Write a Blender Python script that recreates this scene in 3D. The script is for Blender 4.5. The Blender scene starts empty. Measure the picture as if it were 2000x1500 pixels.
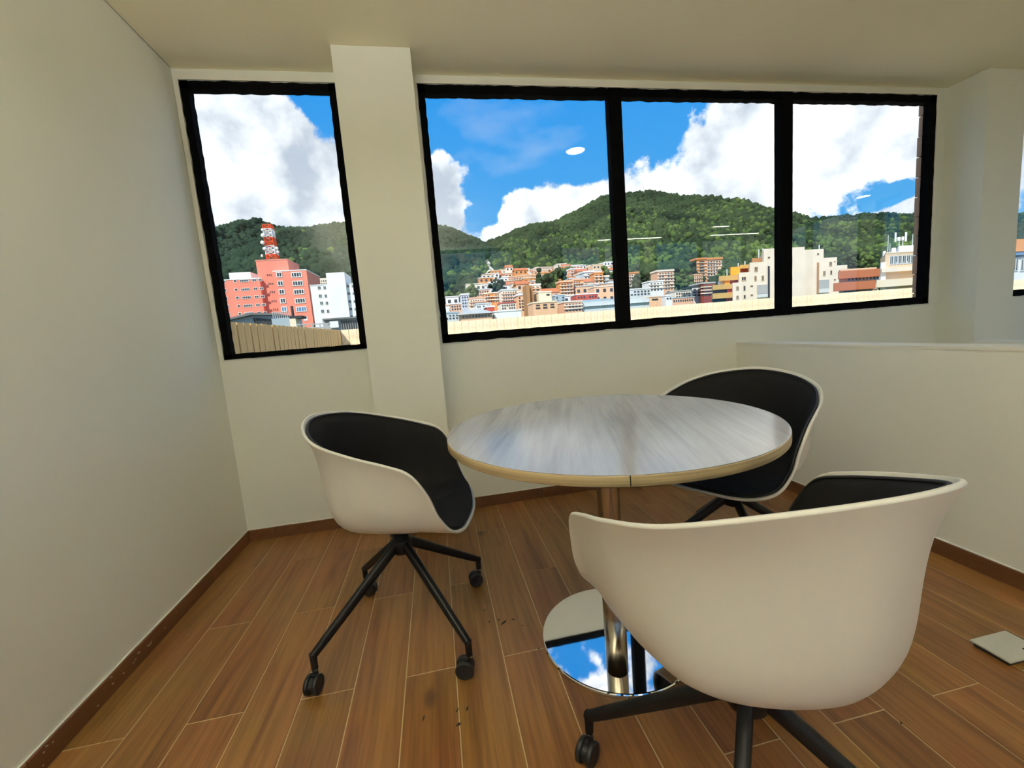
import bpy, math, random
import numpy as np
from mathutils import Vector, Matrix, noise

# ------------------------------------------------------------------ camera, world, sun, exposure
F_PX, YAW, PITCH, ROLL = 820.0, 0.173025, 0.12514, 0.079644
CAM = np.array([0.0, 0.0, 1.05])
scene = bpy.context.scene
col = scene.collection


def cam_axes():
    cy, sy, cp, sp = math.cos(YAW), math.sin(YAW), math.cos(PITCH), math.sin(PITCH)
    fw = np.array([sy * cp, cy * cp, -sp])
    rt = np.array([cy, -sy, 0.0])
    dn = np.cross(fw, rt)
    c, s = math.cos(ROLL), math.sin(ROLL)
    return c * rt + s * dn, -s * rt + c * dn, fw


RT, DN, FW = cam_axes()
cam_data = bpy.data.cameras.new('camera')
cam_data.sensor_fit = 'HORIZONTAL'
cam_data.sensor_width = 36.0
cam_data.lens = F_PX / 2000.0 * 36.0
cam_data.clip_start = 0.02
cam_data.clip_end = 6000
cam = bpy.data.objects.new('camera', cam_data)
col.objects.link(cam)
m = Matrix.Identity(4)
for i, a in enumerate((RT, -DN, -FW)):
    for j in range(3):
        m[j][i] = a[j]
m.translation = CAM
cam.matrix_world = m
scene.camera = cam

vs = scene.view_settings
vs.view_transform = 'Standard'
vs.look = 'None'
vs.gamma = 1.0
vs.use_curve_mapping = False
vs.exposure = 0.0
scene.cycles.max_bounces = 8
scene.cycles.diffuse_bounces = 6
scene.cycles.glossy_bounces = 4
scene.cycles.caustics_reflective = False
scene.cycles.caustics_refractive = False


def ray(px, py):
    return RT * ((px - 1000) / F_PX) + DN * ((py - 750) / F_PX) + FW


def at(px, py, Y):
    """world point where the sight line through a photograph pixel meets the plane y = Y"""
    d = ray(px, py)
    return CAM + d * (Y / d[1])


def build_world():
    w = bpy.data.worlds.new('sky')
    scene.world = w
    w.use_nodes = True
    nt = w.node_tree
    N, L = nt.nodes, nt.links
    N.clear()
    out = N.new('ShaderNodeOutputWorld')
    bg = N.new('ShaderNodeBackground')
    L.new(bg.outputs[0], out.inputs[0])
    tc = N.new('ShaderNodeTexCoord')
    D = tc.outputs['Generated']
    nz = N.new('ShaderNodeTexNoise')
    nz.inputs['Scale'].default_value = 4.2
    nz.inputs['Detail'].default_value = 6
    nz.inputs['Roughness'].default_value = 0.6
    L.new(D, nz.inputs['Vector'])
    nz2 = N.new('ShaderNodeTexNoise')
    nz2.inputs['Scale'].default_value = 17.0
    nz2.inputs['Detail'].default_value = 7
    nz2.inputs['Roughness'].default_value = 0.62
    L.new(D, nz2.inputs['Vector'])

    def math_(op, a, b=None):
        n = N.new('ShaderNodeMath')
        n.operation = op
        for k, x in enumerate((a, b)):
            if x is None:
                continue
            if isinstance(x, (int, float)):
                n.inputs[k].default_value = x
            else:
                L.new(x, n.inputs[k])
        return n.outputs[0]

    field = math_('ADD', math_('MULTIPLY', math_('SUBTRACT', nz.outputs['Fac'], 0.5), 1.1), math_('ADD', 0.5, math_('MULTIPLY', math_('SUBTRACT', nz2.outputs['Fac'], 0.5), 1.25)))
    blobs = [(420, 240, 150, .3), (500, 330, 160, .3), (610, 400, 130, .3), (560, 260, 60, .05), (800, 330, 90, .25),
             (890, 365, 62, .3), (850, 425, 70, .35), (900, 450, 50, .3), (1050, 385, 75, .4), (1000, 440, 60, .35), (1110, 430, 75, .35),
             (1180, 410, 60, .3), (1390, 330, 110, .28), (1480, 250, 90, .3), (1600, 260, 130, .35), (1720, 240, 120, .35),
             (1560, 400, 120, .3), (1245, 365, 50, .22), (1740, 425, 45, .2), (1450, 420, 90, .25), (1900, 300, 150, .2),
             (960, 235, 150, -.4), (1090, 250, 120, -.4), (870, 225, 90, -.3), (965, 355, 48, -.42), (935, 405, 38, -.42), (925, 440, 30, -.3), (1120, 330, 50, -.25),
             (1265, 255, 70, -.28), (1300, 210, 80, -.25), (645, 225, 55, -.35), (620, 290, 35, -.25), (545, 200, 35, -.2), (1728, 386, 26, -.42), (1700, 396, 20, -.4), (1755, 376, 24, -.42), (1780, 366, 22, -.4), (1180, 280, 70, -.3)]
    for px, py, r, wgt in blobs:
        d = ray(px, py)
        n_ = np.linalg.norm(d)
        d = d / n_
        ar = r / F_PX / (n_ ** 1.5)
        dot = N.new('ShaderNodeVectorMath')
        dot.operation = 'DOT_PRODUCT'
        L.new(D, dot.inputs[0])
        dot.inputs[1].default_value = d
        mr = N.new('ShaderNodeMapRange')
        mr.interpolation_type = 'SMOOTHSTEP'
        mr.inputs['From Min'].default_value = math.cos(1.35 * ar)
        mr.inputs['From Max'].default_value = math.cos(0.45 * ar)
        mr.inputs['To Min'].default_value = 0
        mr.inputs['To Max'].default_value = wgt * 0.85
        L.new(dot.outputs['Value'], mr.inputs['Value'])
        field = math_('ADD', field, mr.outputs[0])
    mask = N.new('ShaderNodeMapRange')
    mask.interpolation_type = 'SMOOTHSTEP'
    mask.inputs['From Min'].default_value = 0.44
    mask.inputs['From Max'].default_value = 0.66
    L.new(field, mask.inputs['Value'])
    # blue sky, paler towards the horizon
    sep = N.new('ShaderNodeSeparateXYZ')
    L.new(D, sep.inputs[0])
    blue = N.new('ShaderNodeValToRGB')
    e = blue.color_ramp.elements
    e[0].position, e[0].color = 0.02, (0.13, 0.52, 0.98, 1)
    e[1].position, e[1].color = 0.5, (0.020, 0.34, 0.95, 1)
    L.new(sep.outputs['Z'], blue.inputs[0])
    # cloud body: white with soft grey-blue undersides
    nz3 = N.new('ShaderNodeTexNoise')
    nz3.inputs['Scale'].default_value = 7.0
    nz3.inputs['Detail'].default_value = 5
    L.new(D, nz3.inputs['Vector'])
    cl = N.new('ShaderNodeValToRGB')
    e = cl.color_ramp.elements
    e[0].position, e[0].color = 0.40, (0.60, 0.68, 0.82, 1)
    e[1].position, e[1].color = 0.66, (1.75, 1.75, 1.72, 1)
    L.new(nz3.outputs['Fac'], cl.inputs[0])
    mix = N.new('ShaderNodeMix')
    mix.data_type = 'RGBA'
    L.new(mask.outputs[0], mix.inputs['Factor'])
    L.new(blue.outputs[0], mix.inputs['A'])
    L.new(cl.outputs[0], mix.inputs['B'])
    # ground half of the sphere
    grd = N.new('ShaderNodeMix')
    grd.data_type = 'RGBA'
    gm = N.new('ShaderNodeMapRange')
    gm.inputs['From Min'].default_value = -0.02
    gm.inputs['From Max'].default_value = 0.0
    L.new(sep.outputs['Z'], gm.inputs['Value'])
    L.new(gm.outputs[0], grd.inputs['Factor'])
    grd.inputs['A'].default_value = (0.20, 0.19, 0.17, 1)
    # thin veils of high cloud across the blue
    mp = N.new('ShaderNodeMapping')
    mp.inputs['Scale'].default_value = (5.0, 5.0, 11.0)
    mp.inputs['Rotation'].default_value = (0.3, 0.5, 0.2)
    L.new(D, mp.inputs['Vector'])
    nz4 = N.new('ShaderNodeTexNoise')
    nz4.inputs['Scale'].default_value = 1.0
    nz4.inputs['Detail'].default_value = 5
    L.new(mp.outputs[0], nz4.inputs['Vector'])
    ve = N.new('ShaderNodeMapRange')
    ve.inputs['From Min'].default_value = 0.55
    ve.inputs['From Max'].default_value = 0.80
    ve.inputs['To Max'].default_value = 0.3
    L.new(nz4.outputs['Fac'], ve.inputs['Value'])
    veil = N.new('ShaderNodeMix')
    veil.data_type = 'RGBA'
    L.new(ve.outputs[0], veil.inputs['Factor'])
    L.new(mix.outputs['Result'], veil.inputs['A'])
    veil.inputs['B'].default_value = (0.95, 0.98, 1.0, 1)
    L.new(veil.outputs['Result'], grd.inputs['B'])
    L.new(grd.outputs['Result'], bg.inputs['Color'])
    bg.inputs['Strength'].default_value = 1.0
    w.cycles.sampling_method = 'MANUAL'
    w.cycles.sample_map_resolution = 512


build_world()

SUN_DIR = Vector((0.46, 0.62, -0.80))          # the way the sunlight travels
sun_data = bpy.data.lights.new('sun', 'SUN')
sun_data.energy = 5.4
sun_data.angle = 0.009
sun_data.color = (1.0, 0.95, 0.86)
sun = bpy.data.objects.new('sun', sun_data)
col.objects.link(sun)
sun.location = (-20, -30, 40)
sun.rotation_euler = SUN_DIR.to_track_quat('-Z', 'Y').to_euler()

rng = random.Random(7)
nrng = np.random.default_rng(7)

# ------------------------------------------------------------------ materials


def new_mat(name):
    mt = bpy.data.materials.new(name)
    mt.use_nodes = True
    nt = mt.node_tree
    nt.nodes.clear()
    out = nt.nodes.new('ShaderNodeOutputMaterial')
    b = nt.nodes.new('ShaderNodeBsdfPrincipled')
    nt.links.new(b.outputs[0], out.inputs[0])
    return mt, nt, b


def plain(name, rgb, rough=0.6, metal=0.0, var=0.06, scale=6.0, bump=0.0, spec=0.5, coord='Object'):
    """one colour with a little procedural unevenness"""
    mt, nt, b = new_mat(name)
    N, L = nt.nodes, nt.links
    tc = N.new('ShaderNodeTexCoord')
    nz = N.new('ShaderNodeTexNoise')
    nz.inputs['Scale'].default_value = scale
    nz.inputs['Detail'].default_value = 5
    L.new(tc.outputs[coord], nz.inputs['Vector'])
    r = N.new('ShaderNodeValToRGB')
    r.color_ramp.elements[0].position = 0.3
    r.color_ramp.elements[1].position = 0.7
    r.color_ramp.elements[0].color = tuple(c * (1 - var) for c in rgb) + (1,)
    r.color_ramp.elements[1].color = tuple(min(1, c * (1 + var)) for c in rgb) + (1,)
    L.new(nz.outputs['Fac'], r.inputs[0])
    L.new(r.outputs[0], b.inputs['Base Color'])
    b.inputs['Roughness'].default_value = rough
    b.inputs['Metallic'].default_value = metal
    b.inputs['Specular IOR Level'].default_value = spec
    if bump:
        nb = N.new('ShaderNodeTexNoise')
        nb.inputs['Scale'].default_value = scale * 40
        nb.inputs['Detail'].default_value = 3
        L.new(tc.outputs[coord], nb.inputs['Vector'])
        bp = N.new('ShaderNodeBump')
        bp.inputs['Strength'].default_value = bump
        bp.inputs['Distance'].default_value = 0.002
        L.new(nb.outputs['Fac'], bp.inputs['Height'])
        L.new(bp.outputs[0], b.inputs['Normal'])
    return mt


def wood(name, c0, c1, c2, along=1, rough=0.45, scale=1.0, knots=True, spec=0.5, tone=0.25, fine=0.0):
    mt, nt, b = new_mat(name)
    N, L = nt.nodes, nt.links
    tc = N.new('ShaderNodeTexCoord')
    oi = N.new('ShaderNodeObjectInfo')
    add = N.new('ShaderNodeVectorMath')
    add.operation = 'ADD'
    sc = N.new('ShaderNodeVectorMath')
    sc.operation = 'SCALE'
    sc.inputs[0].default_value = (17.3, 29.1, 11.7)
    L.new(oi.outputs['Random'], sc.inputs['Scale'])
    L.new(tc.outputs['Object'], add.inputs[0])
    L.new(sc.outputs[0], add.inputs[1])
    mp = N.new('ShaderNodeMapping')
    s = [14 * scale, 14 * scale, 14 * scale]
    s[along] = 1.1 * scale
    mp.inputs['Scale'].default_value = s
    L.new(add.outputs[0], mp.inputs['Vector'])
    nz = N.new('ShaderNodeTexNoise')
    nz.inputs['Scale'].default_value = 1.0
    nz.inputs['Detail'].default_value = 7
    nz.inputs['Roughness'].default_value = 0.6
    nz.inputs['Distortion'].default_value = 0.9
    L.new(mp.outputs[0], nz.inputs['Vector'])
    r = N.new('ShaderNodeValToRGB')
    el = r.color_ramp.elements
    el[0].position, el[0].color = 0.28, c0 + (1,)
    el[1].position, el[1].color = 0.75, c2 + (1,)
    e = el.new(0.5)
    e.color = c1 + (1,)
    L.new(nz.outputs['Fac'], r.inputs[0])
    colr = r.outputs[0]
    if fine:
        # fine dark pores running with the grain
        mf = N.new('ShaderNodeMapping')
        s2 = [95.0, 95.0, 95.0]
        s2[along] = 3.5
        mf.inputs['Scale'].default_value = s2
        L.new(add.outputs[0], mf.inputs['Vector'])
        nf = N.new('ShaderNodeTexNoise')
        nf.inputs['Scale'].default_value = 1.0
        nf.inputs['Detail'].default_value = 4
        nf.inputs['Distortion'].default_value = 0.4
        L.new(mf.outputs[0], nf.inputs['Vector'])
        fr_ = N.new('ShaderNodeMapRange')
        fr_.inputs['From Min'].default_value = 0.35
        fr_.inputs['From Max'].default_value = 0.62
        fr_.inputs['To Min'].default_value = 1.0 - fine
        fr_.inputs['To Max'].default_value = 1.0 + fine * 0.3
        L.new(nf.outputs['Fac'], fr_.inputs['Value'])
        # slow drift between reddish and yellowish areas
        nd = N.new('ShaderNodeTexNoise')
        nd.inputs['Scale'].default_value = 2.6
        nd.inputs['Detail'].default_value = 2
        L.new(add.outputs[0], nd.inputs['Vector'])
        hr = N.new('ShaderNodeMapRange')
        hr.inputs['From Min'].default_value = 0.3
        hr.inputs['From Max'].default_value = 0.7
        hr.inputs['To Min'].default_value = 0.484
        hr.inputs['To Max'].default_value = 0.508
        L.new(nd.outputs['Fac'], hr.inputs['Value'])
        hf = N.new('ShaderNodeHueSaturation')
        L.new(hr.outputs[0], hf.inputs['Hue'])
        L.new(fr_.outputs[0], hf.inputs['Value'])
        L.new(colr, hf.inputs['Color'])
        colr = hf.outputs[0]
    if tone:
        hv = N.new('ShaderNodeHueSaturation')
        mr = N.new('ShaderNodeMapRange')
        mr.inputs['To Min'].default_value = 1 - tone
        mr.inputs['To Max'].default_value = 1 + tone * 0.7
        L.new(oi.outputs['Random'], mr.inputs['Value'])
        L.new(mr.outputs[0], hv.inputs['Value'])
        L.new(colr, hv.inputs['Color'])
        colr = hv.outputs[0]
    if knots:
        mk = N.new('ShaderNodeMapping')
        s = [6.0, 6.0, 6.0]
        s[along] = 3.0
        mk.inputs['Scale'].default_value = s
        L.new(add.outputs[0], mk.inputs['Vector'])
        vo = N.new('ShaderNodeTexVoronoi')
        vo.inputs['Scale'].default_value = 0.8
        L.new(mk.outputs[0], vo.inputs['Vector'])
        kr = N.new('ShaderNodeMapRange')
        kr.interpolation_type = 'SMOOTHSTEP'
        kr.inputs['From Min'].default_value = 0.03
        kr.inputs['From Max'].default_value = 0.13
        kr.inputs['To Min'].default_value = 0.75
        kr.inputs['To Max'].default_value = 0.0
        L.new(vo.outputs['Distance'], kr.inputs['Value'])
        mx = N.new('ShaderNodeMix')
        mx.data_type = 'RGBA'
        L.new(kr.outputs[0], mx.inputs['Factor'])
        L.new(colr, mx.inputs['A'])
        mx.inputs['B'].default_value = (0.05, 0.018, 0.008, 1)
        colr = mx.outputs['Result']
    L.new(colr, b.inputs['Base Color'])
    b.inputs['Roughness'].default_value = rough
    b.inputs['Specular IOR Level'].default_value = spec
    return mt


def glass_mat():
    mt = bpy.data.materials.new('window_glass')
    mt.use_nodes = True
    nt = mt.node_tree
    N, L = nt.nodes, nt.links
    N.clear()
    out = N.new('ShaderNodeOutputMaterial')
    tr = N.new('ShaderNodeBsdfTransparent')
    tr.inputs[0].default_value = (0.97, 0.985, 0.98, 1)
    gl = N.new('ShaderNodeBsdfGlossy')
    gl.inputs['Roughness'].default_value = 0.0
    lw = N.new('ShaderNodeLayerWeight')            # Schlick reflectance, the same on both faces of the pane
    lw.inputs['Blend'].default_value = 0.5
    pw = N.new('ShaderNodeMath')
    pw.operation = 'POWER'
    pw.inputs[1].default_value = 5.0
    L.new(lw.outputs['Facing'], pw.inputs[0])
    fr = N.new('ShaderNodeMath')
    fr.operation = 'MULTIPLY_ADD'
    fr.inputs[1].default_value = 0.95
    fr.inputs[2].default_value = 0.035
    L.new(pw.outputs[0], fr.inputs[0])
    mx = N.new('ShaderNodeMixShader')
    L.new(fr.outputs[0], mx.inputs[0])
    L.new(tr.outputs[0], mx.inputs[1])
    L.new(gl.outputs[0], mx.inputs[2])
    L.new(mx.outputs[0], out.inputs[0])
    return mt


def emit_mat(name, rgb, s):
    mt = bpy.data.materials.new(name)
    mt.use_nodes = True
    nt = mt.node_tree
    nt.nodes.clear()
    out = nt.nodes.new('ShaderNodeOutputMaterial')
    e = nt.nodes.new('ShaderNodeEmission')
    e.inputs[0].default_value = rgb + (1,)
    e.inputs[1].default_value = s
    nt.links.new(e.outputs[0], out.inputs[0])
    return mt


def foliage_mat(name, dark, light):
    mt, nt, b = new_mat(name)
    N, L = nt.nodes, nt.links
    geo = N.new('ShaderNodeNewGeometry')
    n1 = N.new('ShaderNodeTexNoise')
    n1.inputs['Scale'].default_value = 0.010
    n1.inputs['Detail'].default_value = 4
    L.new(geo.outputs['Position'], n1.inputs['Vector'])
    n2 = N.new('ShaderNodeTexNoise')
    n2.inputs['Scale'].default_value = 0.22
    n2.inputs['Detail'].default_value = 3
    L.new(geo.outputs['Position'], n2.inputs['Vector'])
    ad = N.new('ShaderNodeMath')
    ad.operation = 'MULTIPLY_ADD'
    ad.inputs[1].default_value = 0.55
    L.new(n2.outputs['Fac'], ad.inputs[0])
    L.new(n1.outputs['Fac'], ad.inputs[2])
    r = N.new('ShaderNodeValToRGB')
    el = r.color_ramp.elements
    el[0].position, el[0].color = 0.55, dark + (1,)
    el[1].position, el[1].color = 1.0, light + (1,)
    L.new(ad.outputs[0], r.inputs[0])
    L.new(r.outputs[0], b.inputs['Base Color'])
    b.inputs['Roughness'].default_value = 0.9
    b.inputs['Specular IOR Level'].default_value = 0.1
    return mt


M = {}
M['wall'] = plain('wall_paint', (0.81, 0.82, 0.74), 0.75, var=0.015, scale=1.5, bump=0.06)
M['ceiling'] = plain('ceiling_paint', (0.93, 0.885, 0.675), 0.8, var=0.012, scale=1.2)
M['trim'] = plain('trim_paint', (0.82, 0.81, 0.73), 0.6, var=0.02, scale=3)
M['plank'] = wood('plank_tile', (0.130, 0.052, 0.013), (0.225, 0.104, 0.026), (0.265, 0.132, 0.036), 1, 0.40, tone=0.11, fine=0.22)
M['skirting'] = wood('skirting_tile', (0.10, 0.036, 0.012), (0.14, 0.054, 0.018), (0.18, 0.075, 0.026), 1, 0.5, knots=False)
M['grout'] = plain('grout', (0.47, 0.36, 0.20), 0.9, var=0.1, scale=9)
M['black_frame'] = plain('black_frame', (0.0025, 0.0025, 0.003), 0.85, var=0.3, scale=20, spec=0.05)
M['glass'] = glass_mat()
M['shell'] = plain('chair_plastic', (0.68, 0.665, 0.61), 0.42, var=0.01, scale=8, bump=0.03)
M['pad'] = plain('chair_fabric', (0.0075, 0.0072, 0.0075), 0.8, var=0.12, scale=30, bump=0.25, spec=0.18)
M['piping'] = plain('chair_piping', (0.009, 0.009, 0.010), 0.6, var=0.1, scale=30)
M['leg'] = plain('black_powder_coat', (0.005, 0.005, 0.0055), 0.45, var=0.1, scale=30, spec=0.3)
M['castor'] = plain('castor_plastic', (0.008, 0.008, 0.008), 0.5, var=0.15, scale=30)
M['chrome'] = plain('chrome', (0.75, 0.75, 0.76), 0.12, metal=1.0, var=0.02)
M['mirror'] = plain('polished_steel', (0.82, 0.82, 0.83), 0.025, metal=1.0, var=0.01)
M['steel'] = plain('brushed_steel', (0.46, 0.41, 0.33), 0.2, metal=1.0, var=0.04, scale=15)
M['laminate'] = wood('table_laminate', (0.345, 0.335, 0.365), (0.445, 0.445, 0.49), (0.51, 0.52, 0.58), 1, 0.17, scale=1.3, knots=False, spec=0.9, tone=0, fine=0.07)
M['edge'] = plain('table_edge_band', (0.36, 0.27, 0.145), 0.5, var=0.30, scale=1.0)
tc_ = [n_ for n_ in M['edge'].node_tree.nodes if n_.type == 'TEX_COORD'][0]
nz_ = [n_ for n_ in M['edge'].node_tree.nodes if n_.type == 'TEX_NOISE'][0]
mp_ = M['edge'].node_tree.nodes.new('ShaderNodeMapping')
mp_.inputs['Scale'].default_value = (2.0, 2.0, 300.0)
M['edge'].node_tree.links.new(tc_.outputs['Object'], mp_.inputs['Vector'])
M['edge'].node_tree.links.new(mp_.outputs[0], nz_.inputs['Vector'])
M['plate'] = plain('floor_box_metal', (0.50, 0.51, 0.46), 0.5, var=0.05, scale=12)
M['rubber'] = plain('dark_gap', (0.02, 0.018, 0.012), 0.8)
M['chip'] = plain('paint_chip', (0.42, 0.34, 0.24), 0.8, var=0.2, scale=40)
M['lamp'] = emit_mat('lamp_glow', (1.0, 0.95, 0.80), 26.0)
M['fill_glow'] = emit_mat('fill_light_glow', (1.0, 0.975, 0.90), 44.0)  # glow of the unseen lamps added to lift the room's brightness
M['white_metal'] = plain('white_metal', (0.8, 0.8, 0.8), 0.4)
# outside
M['shade_toned_brick'] = plain('shade_toned_brick', (0.70, 0.47, 0.20), 0.9, var=0.22, scale=3.0, bump=0.1, coord='Generated')  # the parapet's tan brick, with its shade put into the browner colour
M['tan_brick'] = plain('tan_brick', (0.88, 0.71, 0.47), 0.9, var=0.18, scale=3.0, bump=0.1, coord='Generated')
M['tan_ledge'] = plain('tan_ledge', (0.84, 0.68, 0.44), 0.9, var=0.1, scale=2)
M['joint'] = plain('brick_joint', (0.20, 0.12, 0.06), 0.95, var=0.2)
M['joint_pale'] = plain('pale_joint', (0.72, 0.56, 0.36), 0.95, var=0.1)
M['pier_brick'] = plain('pier_brick', (0.42, 0.27, 0.19), 0.9, var=0.15, scale=4)
M['roof_grey'] = plain('roof_grey', (0.16, 0.17, 0.17), 0.8, var=0.2, scale=0.4)
M['terrace'] = plain('terrace_slab', (0.45, 0.38, 0.30), 0.9, var=0.1, scale=1)
PAL = dict(pink=(0.86, 0.27, 0.19), pinkroof=(0.75, 0.30, 0.24), white=(0.82, 0.82, 0.80), cream=(0.86, 0.74, 0.54), bone=(0.82, 0.72, 0.58),
           orange=(0.72, 0.30, 0.10), brick=(0.52, 0.17, 0.075), salmon=(0.78, 0.46, 0.30), peach=(0.82, 0.50, 0.30), ochre=(0.60, 0.38, 0.12),
           vivid=(0.85, 0.38, 0.02), redbrown=(0.30, 0.07, 0.05), tan=(0.70, 0.52, 0.34), grey=(0.42, 0.43, 0.42), bluegrey=(0.36, 0.44, 0.48),
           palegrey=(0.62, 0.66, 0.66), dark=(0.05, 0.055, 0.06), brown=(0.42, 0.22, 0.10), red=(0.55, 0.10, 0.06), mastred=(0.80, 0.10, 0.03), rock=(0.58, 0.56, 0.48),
           lilac=(0.55, 0.60, 0.70), glassdark=(0.055, 0.065, 0.075), glassblue=(0.12, 0.26, 0.46), hillgreen=(0.085, 0.12, 0.045))
for k_, c_ in PAL.items():
    M['b_' + k_] = plain('outside_' + k_, c_, 0.85, var=0.05, scale=0.25, spec=0.25)
M['b_glassdark'].node_tree.nodes['Principled BSDF'].inputs['Roughness'].default_value = 0.25
M['forest'] = foliage_mat('forest_leaves', (0.010, 0.021, 0.013), (0.056, 0.088, 0.034))
M['forest_light'] = foliage_mat('forest_leaves_light', (0.035, 0.066, 0.020), (0.12, 0.18, 0.045))
M['forest_far'] = foliage_mat('forest_leaves_far', (0.010, 0.024, 0.015), (0.034, 0.064, 0.034))
M['soil'] = foliage_mat('mountain_ground', (0.010, 0.018, 0.008), (0.03, 0.05, 0.018))

# ------------------------------------------------------------------ geometry helpers


class MB:
    def __init__(s):
        s.v, s.f = [], []

    def add(s, V, Fc):
        o = len(s.v)
        s.v += [tuple(map(float, x)) for x in V]
        s.f += [tuple(i + o for i in f) for f in Fc]
        return s

    def box(s, x0, x1, y0, y1, z0, z1):
        V = [(x, y, z) for z in (z0, z1) for x, y in ((x0, y0), (x1, y0), (x1, y1), (x0, y1))]
        return s.add(V, [(3, 2, 1, 0), (4, 5, 6, 7), (0, 1, 5, 4), (1, 2, 6, 5), (2, 3, 7, 6), (3, 0, 4, 7)])

    def chamfer_box(s, x0, x1, y0, y1, z0, z1, c):
        """box whose top edges are chamfered"""
        V = [(x, y, z) for z in (z0, z1 - c) for x, y in ((x0, y0), (x1, y0), (x1, y1), (x0, y1))]
        V += [(x0 + c, y0 + c, z1), (x1 - c, y0 + c, z1), (x1 - c, y1 - c, z1), (x0 + c, y1 - c, z1)]
        Fc = [(3, 2, 1, 0), (8, 9, 10, 11)]
        for b in (0, 4):
            Fc += [(b + i, b + (i + 1) % 4, b + 4 + (i + 1) % 4, b + 4 + i) for i in range(4)]
        return s.add(V, Fc)

    def bar(s, p, q, w0, w1=None, up=(0, 0, 1), h0=None, h1=None):
        """tapered rectangular bar from p to q"""
        p, q = Vector(p), Vector(q)
        w1 = w0 if w1 is None else w1
        h1 = (w1 if h0 is None else h0) if h1 is None else h1
        h0 = w0 if h0 is None else h0
        d = (q - p).normalized()
        a = d.cross(Vector(up))
        if a.length < 1e-4:
            a = d.cross(Vector((1, 0, 0)))
        a.normalize()
        b = a.cross(d)
        V = []
        for c, w, h in ((p, w0, h0), (q, w1, h1)):
            V += [c + a * sx * w / 2 + b * sy * h / 2 for sx, sy in ((-1, -1), (1, -1), (1, 1), (-1, 1))]
        return s.add(V, [(3, 2, 1, 0), (4, 5, 6, 7), (0, 1, 5, 4), (1, 2, 6, 5), (2, 3, 7, 6), (3, 0, 4, 7)])

    def limb(s, p, q, w0, h0, w1, h1, n=14):
        """tapered tube with a rounded rectangular section"""
        p, q = Vector(p), Vector(q)
        d = (q - p).normalized()
        a = d.cross(Vector((0, 0, 1)))
        if a.length < 1e-4:
            a = Vector((0, 1, 0))
        a.normalize()
        b = a.cross(d)
        R = []
        for c, w, h in ((p, w0, h0), (q, w1, h1)):
            row = []
            for i in range(n):
                t = 2 * math.pi * i / n
                cx, sx = math.cos(t), math.sin(t)
                row.append(c + a * math.copysign(abs(cx) ** 0.7, cx) * w / 2 + b * math.copysign(abs(sx) ** 0.7, sx) * h / 2)
            R.append(row)
        o = len(s.v)
        s.grid(R, False, True)
        s.f += [tuple(o + i for i in range(n)), tuple(o + n + i for i in range(n))[::-1]]
        return s

    def lathe(s, prof, n=32, c=(0, 0, 0), axis='z'):
        """prof: list of (r, h); closed on itself only where r = 0"""
        rings = []
        V, Fc = [], []
        for r, h in prof:
            if r < 1e-6:
                rings.append([len(V)])
                V.append((0, 0, h))
            else:
                rings.append(list(range(len(V), len(V) + n)))
                V += [(r * math.cos(2 * math.pi * i / n), r * math.sin(2 * math.pi * i / n), h) for i in range(n)]
        for A, B in zip(rings, rings[1:]):
            for i in range(n):
                j = (i + 1) % n
                if len(A) == 1 and len(B) == 1:
                    continue
                if len(A) == 1:
                    Fc.append((A[0], B[j], B[i]))
                elif len(B) == 1:
                    Fc.append((A[i], A[j], B[0]))
                else:
                    Fc.append((A[i], A[j], B[j], B[i]))
        if axis == 'x':
            V = [(z, x, y) for x, y, z in V]
        elif axis == 'y':
            V = [(y, z, x) for x, y, z in V]
        V = [(x + c[0], y + c[1], z + c[2]) for x, y, z in V]
        return s.add(V, Fc)

    def grid(s, R, wrap_u=False, wrap_v=False):
        """R[i][j] points"""
        nu, nv = len(R), len(R[0])
        V = [p for row in R for p in row]
        Fc = []
        for i in range(nu if wrap_u else nu - 1):
            for j in range(nv if wrap_v else nv - 1):
                i2, j2 = (i + 1) % nu, (j + 1) % nv
                Fc.append((i * nv + j, i2 * nv + j, i2 * nv + j2, i * nv + j2))
        return s.add(V, Fc)

    def tube(s, pts, r, n=8, closed=False):
        R = []
        k = len(pts)
        for i, p in enumerate(pts):
            a = Vector(pts[i - 1] if (i > 0 or closed) else pts[0])
            b = Vector(pts[(i + 1) % k] if (i < k - 1 or closed) else pts[-1])
            d = (b - a).normalized()
            u = d.cross(Vector((0, 0, 1)))
            if u.length < 1e-3:
                u = d.cross(Vector((1, 0, 0)))
            u.normalize()
            w = u.cross(d)
            R.append([Vector(p) + u * r * math.cos(2 * math.pi * t / n) + w * r * math.sin(2 * math.pi * t / n) for t in range(n)])
        return s.grid(R, closed, True)

    def mesh(s, name, smooth=False):
        me = bpy.data.meshes.new(name)
        me.from_pydata(s.v, [], s.f)
        me.validate()
        if smooth:
            me.polygons.foreach_set('use_smooth', [True] * len(me.polygons))
        me.update()
        return me

    def build(s, name, mat, parent=None, smooth=False):
        o = bpy.data.objects.new(name, s.mesh(name, smooth))
        o.data.materials.append(mat)
        col.objects.link(o)
        if parent is not None:
            o.parent = parent
        return o


def inst(name, me, parent=None, loc=(0, 0, 0), rot=(0, 0, 0), scale=(1, 1, 1)):
    o = bpy.data.objects.new(name, me)
    col.objects.link(o)
    o.parent = parent
    o.location = loc
    o.rotation_euler = rot
    o.scale = scale
    return o


def tag(o, label=None, cat=None, group=None, kind=None):
    if label:
        o['label'] = label
    if cat:
        o['category'] = cat
    if group:
        o['group'] = group
    if kind:
        o['kind'] = kind
    return o


def empty(name, loc=(0, 0, 0), rz=0.0):
    o = bpy.data.objects.new(name, None)
    o.empty_display_size = 0.1
    col.objects.link(o)
    o.location = loc
    o.rotation_euler = (0, 0, rz)
    return o


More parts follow.
